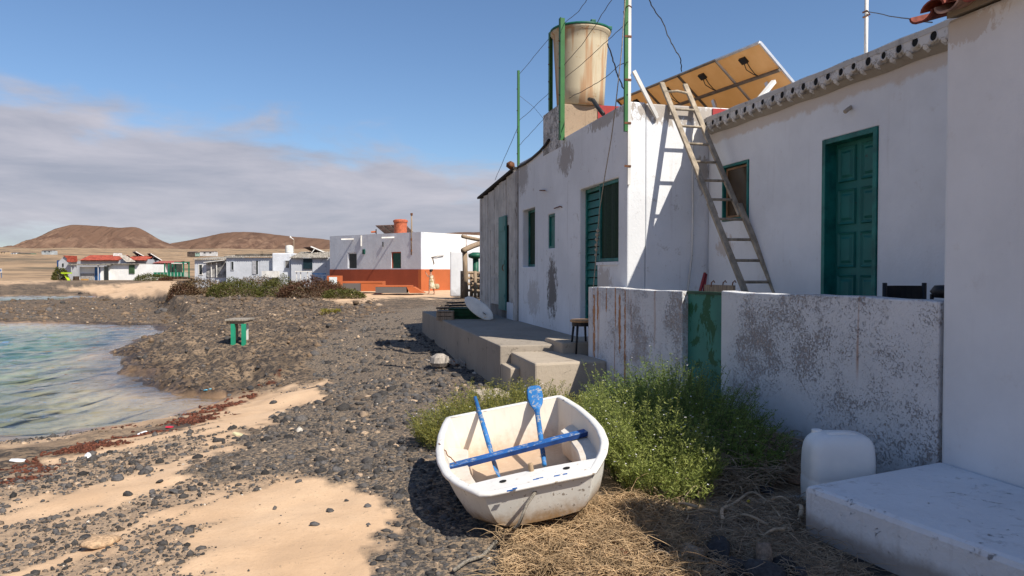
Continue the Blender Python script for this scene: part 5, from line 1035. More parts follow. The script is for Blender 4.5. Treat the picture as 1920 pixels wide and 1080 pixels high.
# stones one can pick out
big = [tuple(x.vertices[0].co) for x in ()]
protos = []
for k in range(10):
    V = SH2[k]; c = np.repeat((np.array([[.062, .06, .061]])*RNG.uniform(.5, 1.6)), len(V), 0); me_o = np_mesh('lava_stone', V, IC2[1], M_stone, attr={'tint': c}); protos.append(me_o.data); bpy.data.objects.remove(me_o)
pxs = [(483,690),(500,705),(590,705),(470,730),(430,742),(512,757),(545,860),(410,828),(640,890),(612,835),(730,870),(770,880),(720,1010),(760,980),(800,1000),(850,1010),(880,1040),(820,1050),(770,1060),(740,1045),(700,1060),(905,1010),(930,1060),(900,1075),(690,985),(745,935),(775,915),(800,940),(300,905),(285,925),(240,930),(80,942),(105,1000),(90,1015),(220,900),(270,890),(330,925),(355,915),(160,1010),(60,1025),(250,1000),(515,880),(560,905),(650,940),(690,950),(620,960),(590,985)]
pxs = pxs+[(int(u), int(v)) for u, v in zip(RNG.uniform(560, 960, 45), RNG.uniform(820, 1075, 45))]+[(int(u), int(v)) for u, v in zip(RNG.uniform(620, 860, 40), RNG.uniform(700, 900, 40))]
for i, (u, v) in enumerate(pxs):
    p = PG(u, v); pa = np.array([[p.x, p.y, p.z]])
    if not clear(pa)[0]: continue
    on_sand = zones(pa)[0][0] > .5
    if i > 46 and on_sand: continue
    r = p.length; s = random.uniform(.018, .042)*max(.8, min(2.0, r/5.0)); o = bpy.data.objects.new('lava_stone', protos[i % 10]); COL.objects.link(o); o.location = p+Vector((0, 0, s*.18)); o.scale = (s, s*random.uniform(.75, 1.1), s*random.uniform(.7, 1.1)); o.rotation_euler = (random.uniform(-.4, .4), random.uniform(-.4, .4), random.uniform(0, 6.28))
    tag(o, 'black lava stone lying loose on the pale sand' if on_sand else 'larger black lava stone among the dark gravel', 'stone', 'black stones on the sand' if on_sand else 'larger stones in the gravel')
def one_stone(u, v, s, col, label, sq=(1, 1, .8), k=0):
    s *= 1.35; p = PG(u, v); V = SH2[k]; me_o = np_mesh('stone', V, IC2[1], M_stone, attr={'tint': np.repeat(np.array([col]), len(V), 0)}); me_o.location = p+Vector((0, 0, s*.3)); me_o.scale = (s*sq[0], s*sq[1], s*sq[2]); me_o.rotation_euler = (0, 0, k*1.3); tag(me_o, label, 'stone'); return me_o
one_stone(1345, 1042, .105, (.035, .036, .04), 'large dark slab of rock in the straw by the doorstep', (1.3, .7, .55), 1); one_stone(1432, 1060, .085, (.22, .17, .13), 'pointed tan rock among dark stones near the bottom edge', (.8, .8, 1.2), 2); one_stone(1428, 1085, .075, (.045, .046, .05), 'dark stone in front of the pointed tan rock', (1, 1, .9), 3)
one_stone(1296, 1052, .06, (.27, .21, .15), 'pale tan stone at the edge of the straw', (1, 1, 1.1), 4); one_stone(1237, 1040, .065, (.02, .018, .017), 'black rough clinker lump in the straw', (1, 1, .9), 5); one_stone(1168, 1044, .045, (.20, .055, .03), 'small red brick fragment in the straw', (1.4, .7, .6), 6); one_stone(1495, 940, .06, (.5, .45, .4), 'pale stone against the corner of the doorstep', (1, .8, .6), 7)
one_stone(1490, 905, .06, (.33, .22, .15), 'flat tan stone behind the doorstep corner', (1.2, .8, .4), 8); one_stone(1125, 975, .06, (.36, .23, .14), 'sunlit orange tan stone under the dinghy bow', (1.2, .8, .7), 9); one_stone(1470, 1068, .06, (.03, .03, .033), 'black stone close to the doorstep foot', (1, 1, .8), 0); one_stone(1380, 1075, .07, (.035, .034, .036), 'black stone left of the pointed tan rock', (1.1, .9, .7), 4); one_stone(1500, 1082, .05, (.05, .05, .055), 'dark stone at the bottom edge below the doorstep', (1, 1, .8), 2)
one_stone(1440, 925, .05, (.06, .06, .066), 'grey stone under the curved branches', (1.2, 1, .6), 6)
one_stone(188, 1024, .07, (.42, .29, .18), 'tan stone half buried in the sand at the left', (1.3, .8, .5), 3)
yb_ = PG(1403, 954); o = MB().lathe([(.002,-.012),(.010,-.008),(.012,0),(.010,.008),(.002,.012)], yb_+Vector((0,0,.05)), 10).build('bottle_cap', simple('yellow_plastic', (.55, .42, .02), .4, .1, 5, 0), smooth=True); tag(o, 'small yellow plastic cap among the twigs', 'cap')
for k, (u, v, col, lab) in enumerate(((35,866,(.75,.77,.8),'crumpled white plastic scrap on the tideline'),(318,803,(.55,.03,.06),'small red plastic scrap in the red seaweed'),(385,733,(.15,.45,.6),'light blue plastic scrap on the dark rocks'),(395,731,(.2,.5,.62),'second pale blue scrap beside the light blue one'),(265,815,(.8,.8,.82),'tiny white plastic scrap in the red seaweed'),(165,857,(.8,.8,.8),'small white scrap on the sandy strip'),(447,817,(.55,.5,.3),'tan scrap at the top of the beach'))):
    p = PG(u, v); o = MB().lathe([(.01,0),(.06,.02),(.05,.05),(.015,.06)], (0, 0, 0), 7).build('plastic_scrap', simple('scrap%d' % k, col, .5, .2, 9), smooth=False); o.location = p; o.scale = (1.5, .6, .5); o.rotation_euler = (.1, .2, k*.9+.3); tag(o, lab, 'litter', 'litter on the tideline')

# ================================================================== BEYOND
FR = -PSI                                                      # a frame whose x runs along the picture
def lx_(u, D): return (u-960)/FPX*D
def lz_(v, D): return CAMZ+(508-v)/FPX*D
class Far:
    """a thing built in a frame parallel to the picture at distance D"""
    def __init__(s, name, label, cat, u, v, D, group=None):
        s.D = D; p = PD(u, v, D); s.o = thing(name, label, cat, p, group, rz=FR, local=True); s.px = lx_(u, D); s.pz = p.z; s.u = u
    def x(s, u, e=0): return lx_(u, s.D+e)-s.px
    def z(s, v, e=0): return lz_(v, s.D+e)-s.pz
    def box(s, name, u0, u1, v0, v1, mat, e0=0, e1=.3, par=None, bevel=0): return MB().box(s.x(u0), s.x(u1), e0, e1, s.z(v1), s.z(v0)).build(name, mat, par or s.o, bevel=bevel)
    def window(s, u0, u1, v0, v1, fm, pm, name='window', e=0):
        w = MB(); a, b_, c, d = s.x(u0), s.x(u1), s.z(v1), s.z(v0); k = min(.07, (b_-a)*.15); w.box(a, a+k, e-.06, e+.03, c, d).box(b_-k, b_, e-.06, e+.03, c, d).box(a+k, b_-k, e-.058, e+.03, d-k, d).box(a+k, b_-k, e-.058, e+.03, c, c+k); q = w.build(name, fm, s.o); MB().box(a+k, b_-k, e-.02, e-.004, c+k, d-k).build('pane', pm, q); return q
# ---- house with the orange base
OD = 50.; oc = PD(789.5, 546, OD); oz = oc.z
hA = Vector((math.cos(R_(52)+PSI-math.pi/2-0), 0, 0)); 
ang = -R_(52)+PSI                                              # heading of the shaded wall (from +Y, clockwise)
dL = Vector((math.sin(-R_(52)+PSI), math.cos(-R_(52)+PSI), 0)); dRt = Vector((-dL.y, dL.x, 0)); dRt = dRt if dRt.x > 0 else -dRt
orz = math.atan2(dRt.y, dRt.x)
oh = thing('orange_based_house', 'white flat roofed house with a wide orange band round its base', 'house', oc, rz=orz, local=True)    # local x = sunlit wall, local y = shaded wall
HL = 10.0; HR = 9.5; ZTOP = 73.0/FPX*OD+CAMZ-oz; ZD = CAMZ+3.2/FPX*OD-oz
M_owhite = plaster('house_white', (.78, .765, .74), (.5, .47, .43), .2, bump=.3); M_ogrey = plaster('house_rough_white_shaded', (.62, .64, .68), (.42, .42, .45), .5, bump=1.0); M_orange = plaster('orange_band', (.46, .125, .045), (.26, .08, .035), .4, bump=.4); M_orange_d = plaster('orange_band_rough_shaded', (.34, .08, .04), (.20, .06, .03), .5, bump=.6)  # shaded-wall copies: rougher, with the shade put into darker white and orange
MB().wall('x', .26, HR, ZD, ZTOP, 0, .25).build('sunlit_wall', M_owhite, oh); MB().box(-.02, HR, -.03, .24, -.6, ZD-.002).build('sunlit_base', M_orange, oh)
def on_left(u, v):                                            # photo pixel -> run along the shaded wall, height
    d = Vector(ray(u, v)); n = dRt; t_ = (oc-Vector(CV)).dot(n)/d.dot(n); p = Vector(CV)+d*t_; return (p-oc).dot(dL), p.z-oz
wins = []
for (u0, u1, v0, v1) in ((652, 669, 474, 503), (733.5, 752, 472.5, 503)):
    a, z1 = on_left(u0, v0); b_, z0 = on_left(u1, v1); wins.append((min(a, b_), max(a, b_), max(z0, ZD+.02), z1))
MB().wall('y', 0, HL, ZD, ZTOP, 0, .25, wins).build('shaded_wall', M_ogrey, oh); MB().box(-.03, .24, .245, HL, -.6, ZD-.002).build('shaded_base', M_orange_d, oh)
MB().box(.26, HR, .26, HL, ZTOP-.45, ZTOP-.35).build('roof', M_owhite, oh); MB().wall('x', .26, HR, -.6, ZTOP, HL-.2, HL-.01).build('rear_wall', M_owhite, oh); MB().wall('y', .26, HL-.21, -.6, ZTOP, HR-.2, HR-.01).build('side_wall', M_owhite, oh)
M_dwin = simple('dark_window', (.03, .035, .035), .4, .2, 4, 0); M_gshut = simple('green_shutter', (.008, .07, .05), .5, .2, 6)
for k, w in enumerate(wins):
    f = MB().box(.06, .12, w[0], w[0]+.08, w[2], w[3]).box(.06, .12, w[1]-.08, w[1], w[2], w[3]).box(.061, .119, w[0]+.08, w[1]-.08, w[3]-.08, w[3]).build('window', M_orange_d if k == 1 else M_ogrey, oh); MB().box(.10, .13, w[0]+.08, w[1]-.08, w[2], w[3]-.08).build('shutter', M_gshut if k else M_dwin, f)
for (u0, u1, v) in ((651, 663, 448), (721, 739, 445)):
    a, z = on_left(u1, v); MB().bar((-.02, a, z), (-.95, a+.3, z-.05), .10, .10).build('water_spout', M_whitepaint, oh)
a, z = on_left(678, 444); MB().tube([(-.05, a, z+.1), (-.06, a, z-.7)], .05, 7).build('drain_pipe', M_whitepaint, oh); a, z = on_left(683, 472); MB().box(-.1, -.001, a-.12, a+.12, z-.18, z+.18).build('meter_box', M_gshut, oh, bevel=.02)
a, z = on_left(719, 460); MB().tube([(-.06, a, z+.25), (-.06, a, z-.1)], .04, 6).build('wall_lamp', M_black, oh)
MB().tube([(1.0, -.03, ZTOP-1.75), (1.5, -.12, ZTOP-1.65), (2.2, -.06, ZTOP-1.62)], .03, 6).tube([(1.1, -.03, ZTOP-1.7), (1.25, -.06, ZTOP-2.2)], .03, 6).build('lamp_bracket', M_rail, oh)
MB().tube([(4.7, -.03, ZD), (4.7, -.03, ZTOP)], .035, 6).build('seam_pipe', simple('pale_pink', (.6, .5, .47), .8), oh)
zr = oz+ZTOP-.35
def at_house(u, v, D): return PD(u, v, D)
tp = PD(751, 434, 53); ot = thing('roof_tank', 'orange water tank on the roof of the orange based house', 'water tank', (tp.x, tp.y, zr)); tt_ = PD(751, 411, 53).z; h_ = tt_-zr
MB().lathe([(.44,0),(.46,.1),(.48,h_*.75),(.50,h_*.84),(.54,h_*.85),(.54,h_*.93),(.42,h_*.98),(.1,h_)], (tp.x, tp.y, zr), 24).build('tank_body', simple('orange_tank', (.46, .12, .055), .6, .2, 6), ot, smooth=False)
so2 = Far('roof_panel', 'dark solar panel tilted beside the orange roof tank', 'solar panel', 730, 437, 54.5); MB().add([(so2.x(704), 0, so2.z(423.5)), (so2.x(760), 0, so2.z(421.5)), (so2.x(773), .9, so2.z(436)), (so2.x(718), .9, so2.z(438)), (so2.x(704), .03, so2.z(422.6)), (so2.x(760), .03, so2.z(420.6)), (so2.x(773), .94, so2.z(435)), (so2.x(718), .94, so2.z(437))], [(0,1,2,3),(7,6,5,4),(0,4,5,1),(1,5,6,2),(2,6,7,3),(3,7,4,0)]).build('panel', simple('panel_under', (.13, .075, .06), .6, .3, 4), so2.o)
for f in (.25, .5, .75): MB().bar((so2.x(704)+(so2.x(760)-so2.x(704))*f, -.03, so2.z(423)), (so2.x(718)+(so2.x(773)-so2.x(718))*f, .86, so2.z(437)), .05, .05).build('rail', M_rail, so2.o)
mp_ = Far('roof_pole', 'thin bamboo pole at the corner of the orange based house', 'pole', 772, 478, 50.6); MB().tube([(0, 0, 0), (0, 0, mp_.z(440)), (0, 0, mp_.z(400))], [.07, .06, .045], 7).build('pole', M_drift, mp_.o, smooth=True)
for v in (402, 449, 470): MB().lathe([(.085,-.08),(.085,.08)], (0, 0, mp_.z(v)), 8).build('band', M_rustmetal, mp_.o)
of = Far('roof_pipe', 'small orange pipe stub on the roof left of the tank', 'pipe', 703, 440, 55); MB().tube([(of.x(696), 0, .2), (of.x(706), 0, .22)], .07, 7).build('pipe', M_orange, of.o); MB().box(of.x(704.5), of.x(706), -.06, .06, -.1, .42).build('stand', M_black, of.o)
# white garden wall, orange benches, meter box
gwl = Far('garden_wall', 'plain white wall right of the orange based house', 'wall', 870, 552, 40); gwl.box('wall', 844, 930, 471, 556, plaster('garden_white', (.72, .715, .71), (.30, .28, .26), .3, foot=(0, .7, (.30, .28, .27))), 0, .4, bevel=.06)
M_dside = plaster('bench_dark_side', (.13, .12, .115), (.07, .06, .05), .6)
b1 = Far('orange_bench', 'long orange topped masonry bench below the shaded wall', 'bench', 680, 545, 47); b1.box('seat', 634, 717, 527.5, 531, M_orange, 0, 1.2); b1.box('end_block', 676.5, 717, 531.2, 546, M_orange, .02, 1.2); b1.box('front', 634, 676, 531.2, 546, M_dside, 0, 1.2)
b2 = Far('orange_bench', 'lower orange topped bench beside the woman', 'bench', 750, 549, 45.5); b2.box('front', 704, 762, 538, 549.5, M_dside, 0, .9); b2.box('seat', 704, 770, 535.4, 537.8, M_orange, -.01, 1.3)
MB().add([(b2.x(762.2), 0, b2.z(537.8)), (b2.x(775), 0, b2.z(538)), (b2.x(795), 0, b2.z(549.5)), (b2.x(768), 0, b2.z(549.5)), (b2.x(762.2), 1.0, b2.z(537.8)), (b2.x(775), 1.0, b2.z(538)), (b2.x(795), 1.0, b2.z(549.5)), (b2.x(768), 1.0, b2.z(549.5))], [(0,3,2,1),(4,5,6,7),(0,1,5,4),(1,2,6,5),(2,3,7,6),(3,0,4,7)]).build('ramp', M_orange, b2.o)
mbx = Far('meter_cabinet', 'small orange cabinet with a white door beside the shrubs', 'cabinet', 627, 536, 46); mbx.box('cabinet', 613, 637, 517, 536, M_orange, 0, .8); mbx.box('door', 617.5, 632, 519.5, 534.5, simple('white_door', (.72, .78, .78), .5, .1, 4), -.03, -.002)
# ---- the woman
PDm = 46.; pf_ = PG(808, 553); pd_ = max(44., min(48., pf_.dot(Vector(F0)))); pf_ = PD(808.5, 553.5, PDm); pf_.z = gzf(pf_.x, pf_.y)
wo_ = thing('person', 'woman in a patterned dress holding up a phone by the orange wall', 'person', pf_, rz=FR, local=True)   # faces -x
M_skin = simple('skin', (.42, .22, .14), .55, .12, 12, .05); sc_ = (46/FPX*PDm)/1.66
J = {'pel':(0,0,.92,.115),'wai':(.01,0,1.08,.10),'che':(0,0,1.26,.115),'nek':(-.015,0,1.42,.05),'hd0':(-.03,0,1.50,.075),'hd1':(-.035,0,1.60,.085),
     'hl':(0,-.09,.86,.085),'kl':(-.10,-.09,.48,.062),'al':(-.14,-.09,.09,.04),'tl':(-.27,-.09,.03,.032),'hr':(0,.09,.86,.085),'kr':(.10,.09,.50,.062),'ar':(.22,.09,.10,.04),'tr':(.11,.09,.03,.032),
     'sl':(0,-.16,1.36,.052),'el':(-.18,-.19,1.20,.038),'wl':(-.33,-.08,1.42,.028),'nl':(-.37,-.05,1.50,.028),'sr':(0,.16,1.36,.052),'er':(-.19,.18,1.21,.038),'wr':(-.33,.06,1.41,.028),'nr':(-.37,.03,1.49,.028)}
E_ = [('pel','wai'),('wai','che'),('che','nek'),('nek','hd0'),('hd0','hd1'),('pel','hl'),('hl','kl'),('kl','al'),('al','tl'),('pel','hr'),('hr','kr'),('kr','ar'),('ar','tr'),('che','sl'),('sl','el'),('el','wl'),('wl','nl'),('che','sr'),('sr','er'),('er','wr'),('wr','nr')]
kk = list(J); me = bpy.data.meshes.new('body'); me.from_pydata([tuple(q*sc_ for q in J[k][:3]) for k in kk], [(kk.index(a), kk.index(b_)) for a, b_ in E_], []); body = link('body', me, M_skin, wo_)
md = body.modifiers.new('skin', 'SKIN'); 
for i, k in enumerate(kk): me.skin_vertices[0].data[i].radius = (J[k][3]*sc_, J[k][3]*sc_)
me.skin_vertices[0].data[kk.index('pel')].use_root = True; body.modifiers.new('sub', 'SUBSURF').render_levels = 2
m, t, b, pos = new_mat('dress_print'); n_ = NOISE(t, pos, 9, 4, .6); n2_ = NOISE(t, pos, 14, 3, .6, loc=(3, 3, 3)); c = MIXC(t, SS(t, n_, .5, .56), (.62, .52, .38), (.26, .20, .08)); c = MIXC(t, SS(t, n2_, .6, .64), c, (.70, .62, .50)); SET(t, b.inputs['Base Color'], c); b.inputs['Roughness'].default_value = .85; M_dress = m
rows = []
for z, rx, ry, ox in ((.42,.25,.20,.10),(.50,.235,.20,.07),(.70,.19,.185,.03),(.92,.165,.175,.01),(1.08,.125,.145,.01),(1.22,.14,.165,0),(1.30,.135,.165,0)): rows.append([((ox+rx*math.cos(a)*(1+.06*math.sin(5*a)*(z < .8)))*sc_, ry*math.sin(a)*sc_, z*sc_) for a in np.linspace(0, 2*math.pi, 24, endpoint=False)])
MB().loft(rows, close=True).build('dress', M_dress, wo_, smooth=True)
MB().lathe([(.03,-.09),(.085,-.06),(.10,0),(.095,.05),(.05,.09),(.01,.1)], (-.015*sc_, 0, 1.62*sc_), 12).lathe([(.01,-.05),(.05,-.03),(.06,.01),(.04,.05),(.01,.06)], (.07*sc_, 0, 1.66*sc_), 10).build('hair', simple('dark_hair', (.03, .018, .012), .6, .3, 30, .3), wo_, smooth=True)
MB().box(-.40*sc_, -.385*sc_, -.05, .05, 1.45*sc_, 1.60*sc_).build('phone', M_black, wo_)
bgp = PD(819, 546, PDm+.1); hb = thing('shoulder_bag', 'pale woven bag hanging behind the woman', 'bag', bgp, rz=FR, local=True); MB().lathe([(.06,0),(.16,.06),(.18,.2),(.13,.34),(.05,.36)], (0, 0, .12), 12).build('bag_body', simple('woven', (.45, .36, .22), .9, .3, 30, .4), hb, smooth=True); MB().tube([(-.1, 0, .45), (-.15, .02, .75), (-.22, .0, 1.0)], .015, 5).build('strap', MATS['woven'], hb)
# ---- row of old grey-blue houses
M_old = plaster('old_bluewhite', (.52, .54, .58), (.20, .19, .19), .5, fleck=.15, fleckcol=(.12, .11, .10), fscale=3, bump=.8); M_old2 = plaster('old_stained', (.50, .52, .56), (.12, .11, .11), .9, fleck=.8, fleckcol=(.09, .085, .08), fscale=2.2, bump=.8); M_corr = simple('asbestos_sheet', (.30, .27, .23), .9, .4, 3, .3); M_ltwin = simple('window_grey', (.16, .15, .14), .5, .3, 4, 0); M_bluewin = simple('window_blueblack', (.012, .03, .04), .4, .2, 4, 0)
def corr_roof(F, u0, u1, v0, v1, dep, mat, pitch=.3):
    x0, x1 = F.x(u0), F.x(u1); n = int((x1-x0)/.09); r0 = []; r1 = []; zt = F.z(v0)
    for i in range(n+1): x = x0+(x1-x0)*i/n; q = .035*(1 if i % 2 else -1); r0.append((x, -.25, F.z(v1)+q)); r1.append((x, dep, F.z(v1)+pitch+q))
    MB().loft([r0, r1]).loft([[(x, y, z-.03) for x, y, z in r0], r0]).build('roof_sheet', mat, F.o, smooth=False)
h1_ = Far('old_house', 'grey weathered lean-to house at the left end of the row', 'house', 395, 545, 60); h1_.box('wall', 365.5, 424, 487, 548, M_old, 0, 4); h1_.window(373, 381, 495.5, 516, M_whitepaint, M_dwin); corr_roof(h1_, 364, 426, 484, 486, 4, M_corr, .25); h1_.box('patched_panel', 388, 424, 492, 520, simple('patched_grey', (.36, .35, .34), .9, .5, 2, .5), -.06, -.003)
MB().bar((h1_.x(387), -.4, h1_.z(492.5)), (h1_.x(424), -.15, h1_.z(487.5)), .5, .05).build('awning', M_whitepaint, h1_.o)
for u in (398, 408): h1_.box('awning_post', u, u+1.4, 492, 520, M_whitepaint, -.25, -.19)
h2_ = Far('old_house', 'grey house with a corrugated roof edge and a dark doorway', 'house', 467, 545, 59); h2_.box('wall', 424.6, 511.5, 483, 548, M_old, 0, 5); h2_.window(433.5, 439.5, 490, 507, M_old, M_dwin); corr_roof(h2_, 422, 510.5, 479, 481, 5, M_corr, .3)
q = h2_.box('doorway', 481, 484, 489, 514, M_dwin, -.02, -.004); h2_.box('door', 473.5, 480.8, 489, 514, simple('door_grey', (.40, .40, .42), .7), -.05, -.004); h2_.box('stained_patch', 488, 511.4, 484, 520, M_old2, -.035, -.003); h2_.box('roof_clutter', 437, 480, 476.5, 479.5, simple('clutter', (.10, .085, .07), .9, .5, 2), .5, 1.5); h2_.box('roof_clutter', 484, 506, 476, 479, MATS['clutter'], .5, 1.5); h2_.box('chimney_stub', 481, 484.5, 470, 480, M_drift, .8, 1.2)
h3_ = Far('old_house', 'rough whitewashed tall house block in the middle of the row', 'house', 528, 545, 58.5); h3_.box('wall', 510.5, 546, 474.5, 548, M_ogrey, 0, 6, bevel=.08); h3_.window(534, 544.5, 487.5, 504, M_old, M_ltwin); h3_.box('low_step', 503, 525, 508, 520, M_whitepaint, -1.5, -.1)
h4_ = Far('old_house', 'grey house with a black window next to the orange based house', 'house', 584, 545, 58); h4_.box('wall', 545.5, 600, 484, 548, M_old, .1, 5); h4_.box('stained_wall', 586, 621, 482, 548, M_old2, .02, 5); h4_.window(569, 586, 485.5, 504, M_bluewin, M_bluewin, e=0.02); corr_roof(h4_, 544, 616, 480, 483, 3, M_corr, .55); h4_.box('parapet', 546, 621, 473.5, 478.5, M_old2, 3.05, 3.3); h4_.box('red_roof_strip', 551, 572, 476, 478, simple('red_strip', (.3, .08, .06), .8), 1.9, 2.1)
wt = Far('roof_tank', 'white ribbed water tank on the roof of the old row', 'water tank', 537, 474.5, 60); R0 = wt.x(546.5); R0 = (lx_(546, 60)-lx_(530.5, 60))/2; MB().lathe([(R0*.9,0),(R0,.1),(R0*.98,.22),(R0,.28),(R0*.98,.4),(R0,.46),(R0*.92,.6),(R0*.5,.68),(.02,.70)], (0, .8, 0), 18).build('tank_body', simple('tank_white', (.66, .64, .58), .6, .2, 5), wt.o); MB().tube([(0, -.2, .0), (0, -.2, .85)], .02, 5).build('vent_pipe', M_rail, wt.o)
lp = Far('street_lamp', 'thin lamp post with a small head above the old row', 'lamp', 551, 478, 62); MB().tube([(0, 0, -1), (0, 0, lp.z(449)-lp.z(478))], .045, 7).build('pole', M_drift, lp.o); MB().tube([(0, 0, lp.z(449)), (lp.x(547.5), 0, lp.z(447)), (lp.x(544), 0, lp.z(444))], [.03, .03, .09], 7).build('lamp_head', M_whitepaint, lp.o)
s4 = Far('roof_panel', 'tilted solar panel with a white edge on the old row', 'solar panel', 585, 474, 60); MB().add([(s4.x(568), 0, s4.z(464)), (s4.x(584), -.2, s4.z(463)), (s4.x(603), 1.0, s4.z(473)), (s4.x(583), 1.2, s4.z(474)), (s4.x(568), .04, s4.z(463.3)), (s4.x(584), -.16, s4.z(462.2)), (s4.x(603), 1.04, s4.z(472)), (s4.x(583), 1.24, s4.z(473))], [(0,1,2,3),(7,6,5,4),(0,4,5,1),(1,5,6,2),(2,6,7,3),(3,7,4,0)]).build('panel', MATS['panel_under'], s4.o); MB().bar((s4.x(584), -.2, s4.z(462.5)), (s4.x(603), 1.0, s4.z(472.6)), .06, .1).build('panel_edge', M_whitepaint, s4.o); MB().bar((s4.x(584), 0, s4.z(474.5)), (s4.x(589), .1, s4.z(467)), .05, .05).build('prop', M_whitepaint, s4.o)
gt_ = Far('garden_table', 'white garden table behind the shrubs by the old row', 'table', 562, 524, 53); gt_.box('table_top', 553, 578, 508, 510, M_whitepaint, 0, 1); [gt_.box('leg', u, u+1.5, 510.2, 527, M_whitepaint, .1, .16) for u in (554.5, 562, 575)]
bb = Far('blue_bench', 'faded blue bench against the stained old wall', 'bench', 593, 524, 54); bb.box('seat', 582, 608, 517, 518.5, simple('blue_bench_paint', (.03, .07, .16), .7, .3, 4), 0, .5); bb.box('backrest', 582, 608, 512, 515, MATS['blue_bench_paint'], .5, .56); [bb.box('leg', u, u+1.4, 518.7, 526, MATS['blue_bench_paint'], .05, .4) for u in (583, 606)]
# ---- the red roofed house group across the bay
D1 = 110.; M_w = plaster('bay_white', (.80, .79, .77), (.42, .36, .28), .3, fleck=.1, fscale=1.2, bump=.3); M_wg = plaster('bay_grey', (.42, .43, .46), (.25, .24, .24), .4); M_bluedoor = simple('blue_door', (.04, .14, .34), .6, .2, 3); M_rtile = simple('red_tile_roof', (.36, .075, .045), .85, .3, 2, .5, .05); M_porch = simple('porch_green', (.01, .16, .09), .6, .25, 3); M_gw = simple('green_window', (.07, .13, .06), .6, .2, 4)
def fbox(F, name, u0, u1, v0, v1, mat, e0=0, e1=3, par=None): return F.box(name, u0, u1, v0, v1, mat, e0, e1, par)
wh = Far('white_house', 'long white house with a green shutter on the far beach', 'house', 244, 527.5, D1); fbox(wh, 'wall', 201, 287, 495.5, 530, M_w, 0, 5); fbox(wh, 'roof_edge', 196, 262, 494, 495.4, M_corr, -.5, 5); sh_ = fbox(wh, 'green_shutter', 242.5, 253, 497, 513, M_gw, -.1, -.003)
for k in range(8): fbox(wh, 'slat', 243, 252.5, 498+k*1.9, 499.2+k*1.9, M_gw, -.14, -.101, sh_)
ann = Far('beach_annex', 'low white annex with a blue door and a porch roof', 'house', 172, 528, 108); fbox(ann, 'wall', 149.5, 191, 500, 530, M_w, 0, 4); fbox(ann, 'roof_slab', 137, 198, 495, 497.2, M_corr, -1.2, 4); d_b = fbox(ann, 'blue_door', 178.5, 188, 501, 526, M_bluedoor, -.1, -.003); fbox(ann, 'door_handle', 179.4, 180.4, 513, 515, M_rail, -.16, -.101, d_b); fbox(ann, 'grey_lattice', 152, 177, 512.5, 528, simple('lattice', (.38, .36, .34), .9, .3, 8), -.12, -.003); [fbox(ann, 'porch_post', u, u+1.5, 497.4, 529, M_wg, -1.0, -.88) for u in (141, 149, 190.5)]; fbox(ann, 'dark_gap', 193.5, 200.5, 499, 528, M_dwin, .3, .5); fbox(ann, 'bench', 158, 170, 522.5, 527, simple('wood_orange', (.50, .28, .10), .7), -.9, -.5)
def gable(F, u0, u1, vb, vt, dep, mat, name='roof', over=.3):
    x0, x1 = F.x(u0), F.x(u1); zb, zt = F.z(vb), F.z(vt); n = max(6, int((x1-x0)/.28)); rows = [[], [], []]
    for i in range(2*n+1): x = x0+(x1-x0)*i/(2*n); q = .05*(i % 2); rows[0].append((x, -over, zb+q)); rows[1].append((x, dep/2, zt+q)); rows[2].append((x, dep+over, zb+q))
    MB().loft(rows).loft([[(x, y, z-.12) for x, y, z in r] for r in rows]).build(name, mat, F.o)
rh = Far('red_roofed_house', 'grey walled house with a long red tile roof behind the annex', 'house', 190, 520, 118); fbox(rh, 'wall', 150, 224, 487.5, 522, M_wg, .2, 5); gable(rh, 151, 223.5, 488, 478, 5.4, M_rtile); fbox(rh, 'roof_tank', 200, 211, 474, 479.5, simple('tank_pale', (.75, .74, .7), .6), 2, 3)
lg = Far('gabled_house', 'grey gabled house at the far left of the beach group', 'house', 130, 523, 122)
for (ua, ub, um, vb, vt, e) in ((110, 146, 121, 491, 480, 0),): MB().add([(lg.x(ua), 0, lg.z(524)), (lg.x(ub), 0, lg.z(524)), (lg.x(ub), 0, lg.z(490)), (lg.x(um), 0, lg.z(vt)), (lg.x(ua), 0, lg.z(vb)), (lg.x(ua), 6, lg.z(524)), (lg.x(ub), 6, lg.z(524)), (lg.x(ub), 6, lg.z(490)), (lg.x(um), 6, lg.z(vt)), (lg.x(ua), 6, lg.z(vb))], [(0,1,2,3,4),(9,8,7,6,5),(0,4,9,5),(1,6,7,2)]).build('wall', M_wg, lg.o)
MB().add([(lg.x(um), -.3, lg.z(479)), (lg.x(147), -.3, lg.z(480)), (lg.x(147), 6.3, lg.z(480)), (lg.x(um), 6.3, lg.z(479)), (lg.x(148), -.3, lg.z(490.5)), (lg.x(um+14), -.3, lg.z(490.5))], [(0,1,2,3),(0,1,4,5)]).build('roof', M_rtile, lg.o); fbox(lg, 'window', 117, 120, 494, 500, M_dwin, -.06, -.003); fbox(lg, 'blue_side', 103.5, 109.5, 488, 513, simple('navy_boards', (.02, .06, .18), .7), .5, 3); fbox(lg, 'orange_awning', 134, 146, 486, 491.5, M_rtile, -1.2, -.2)
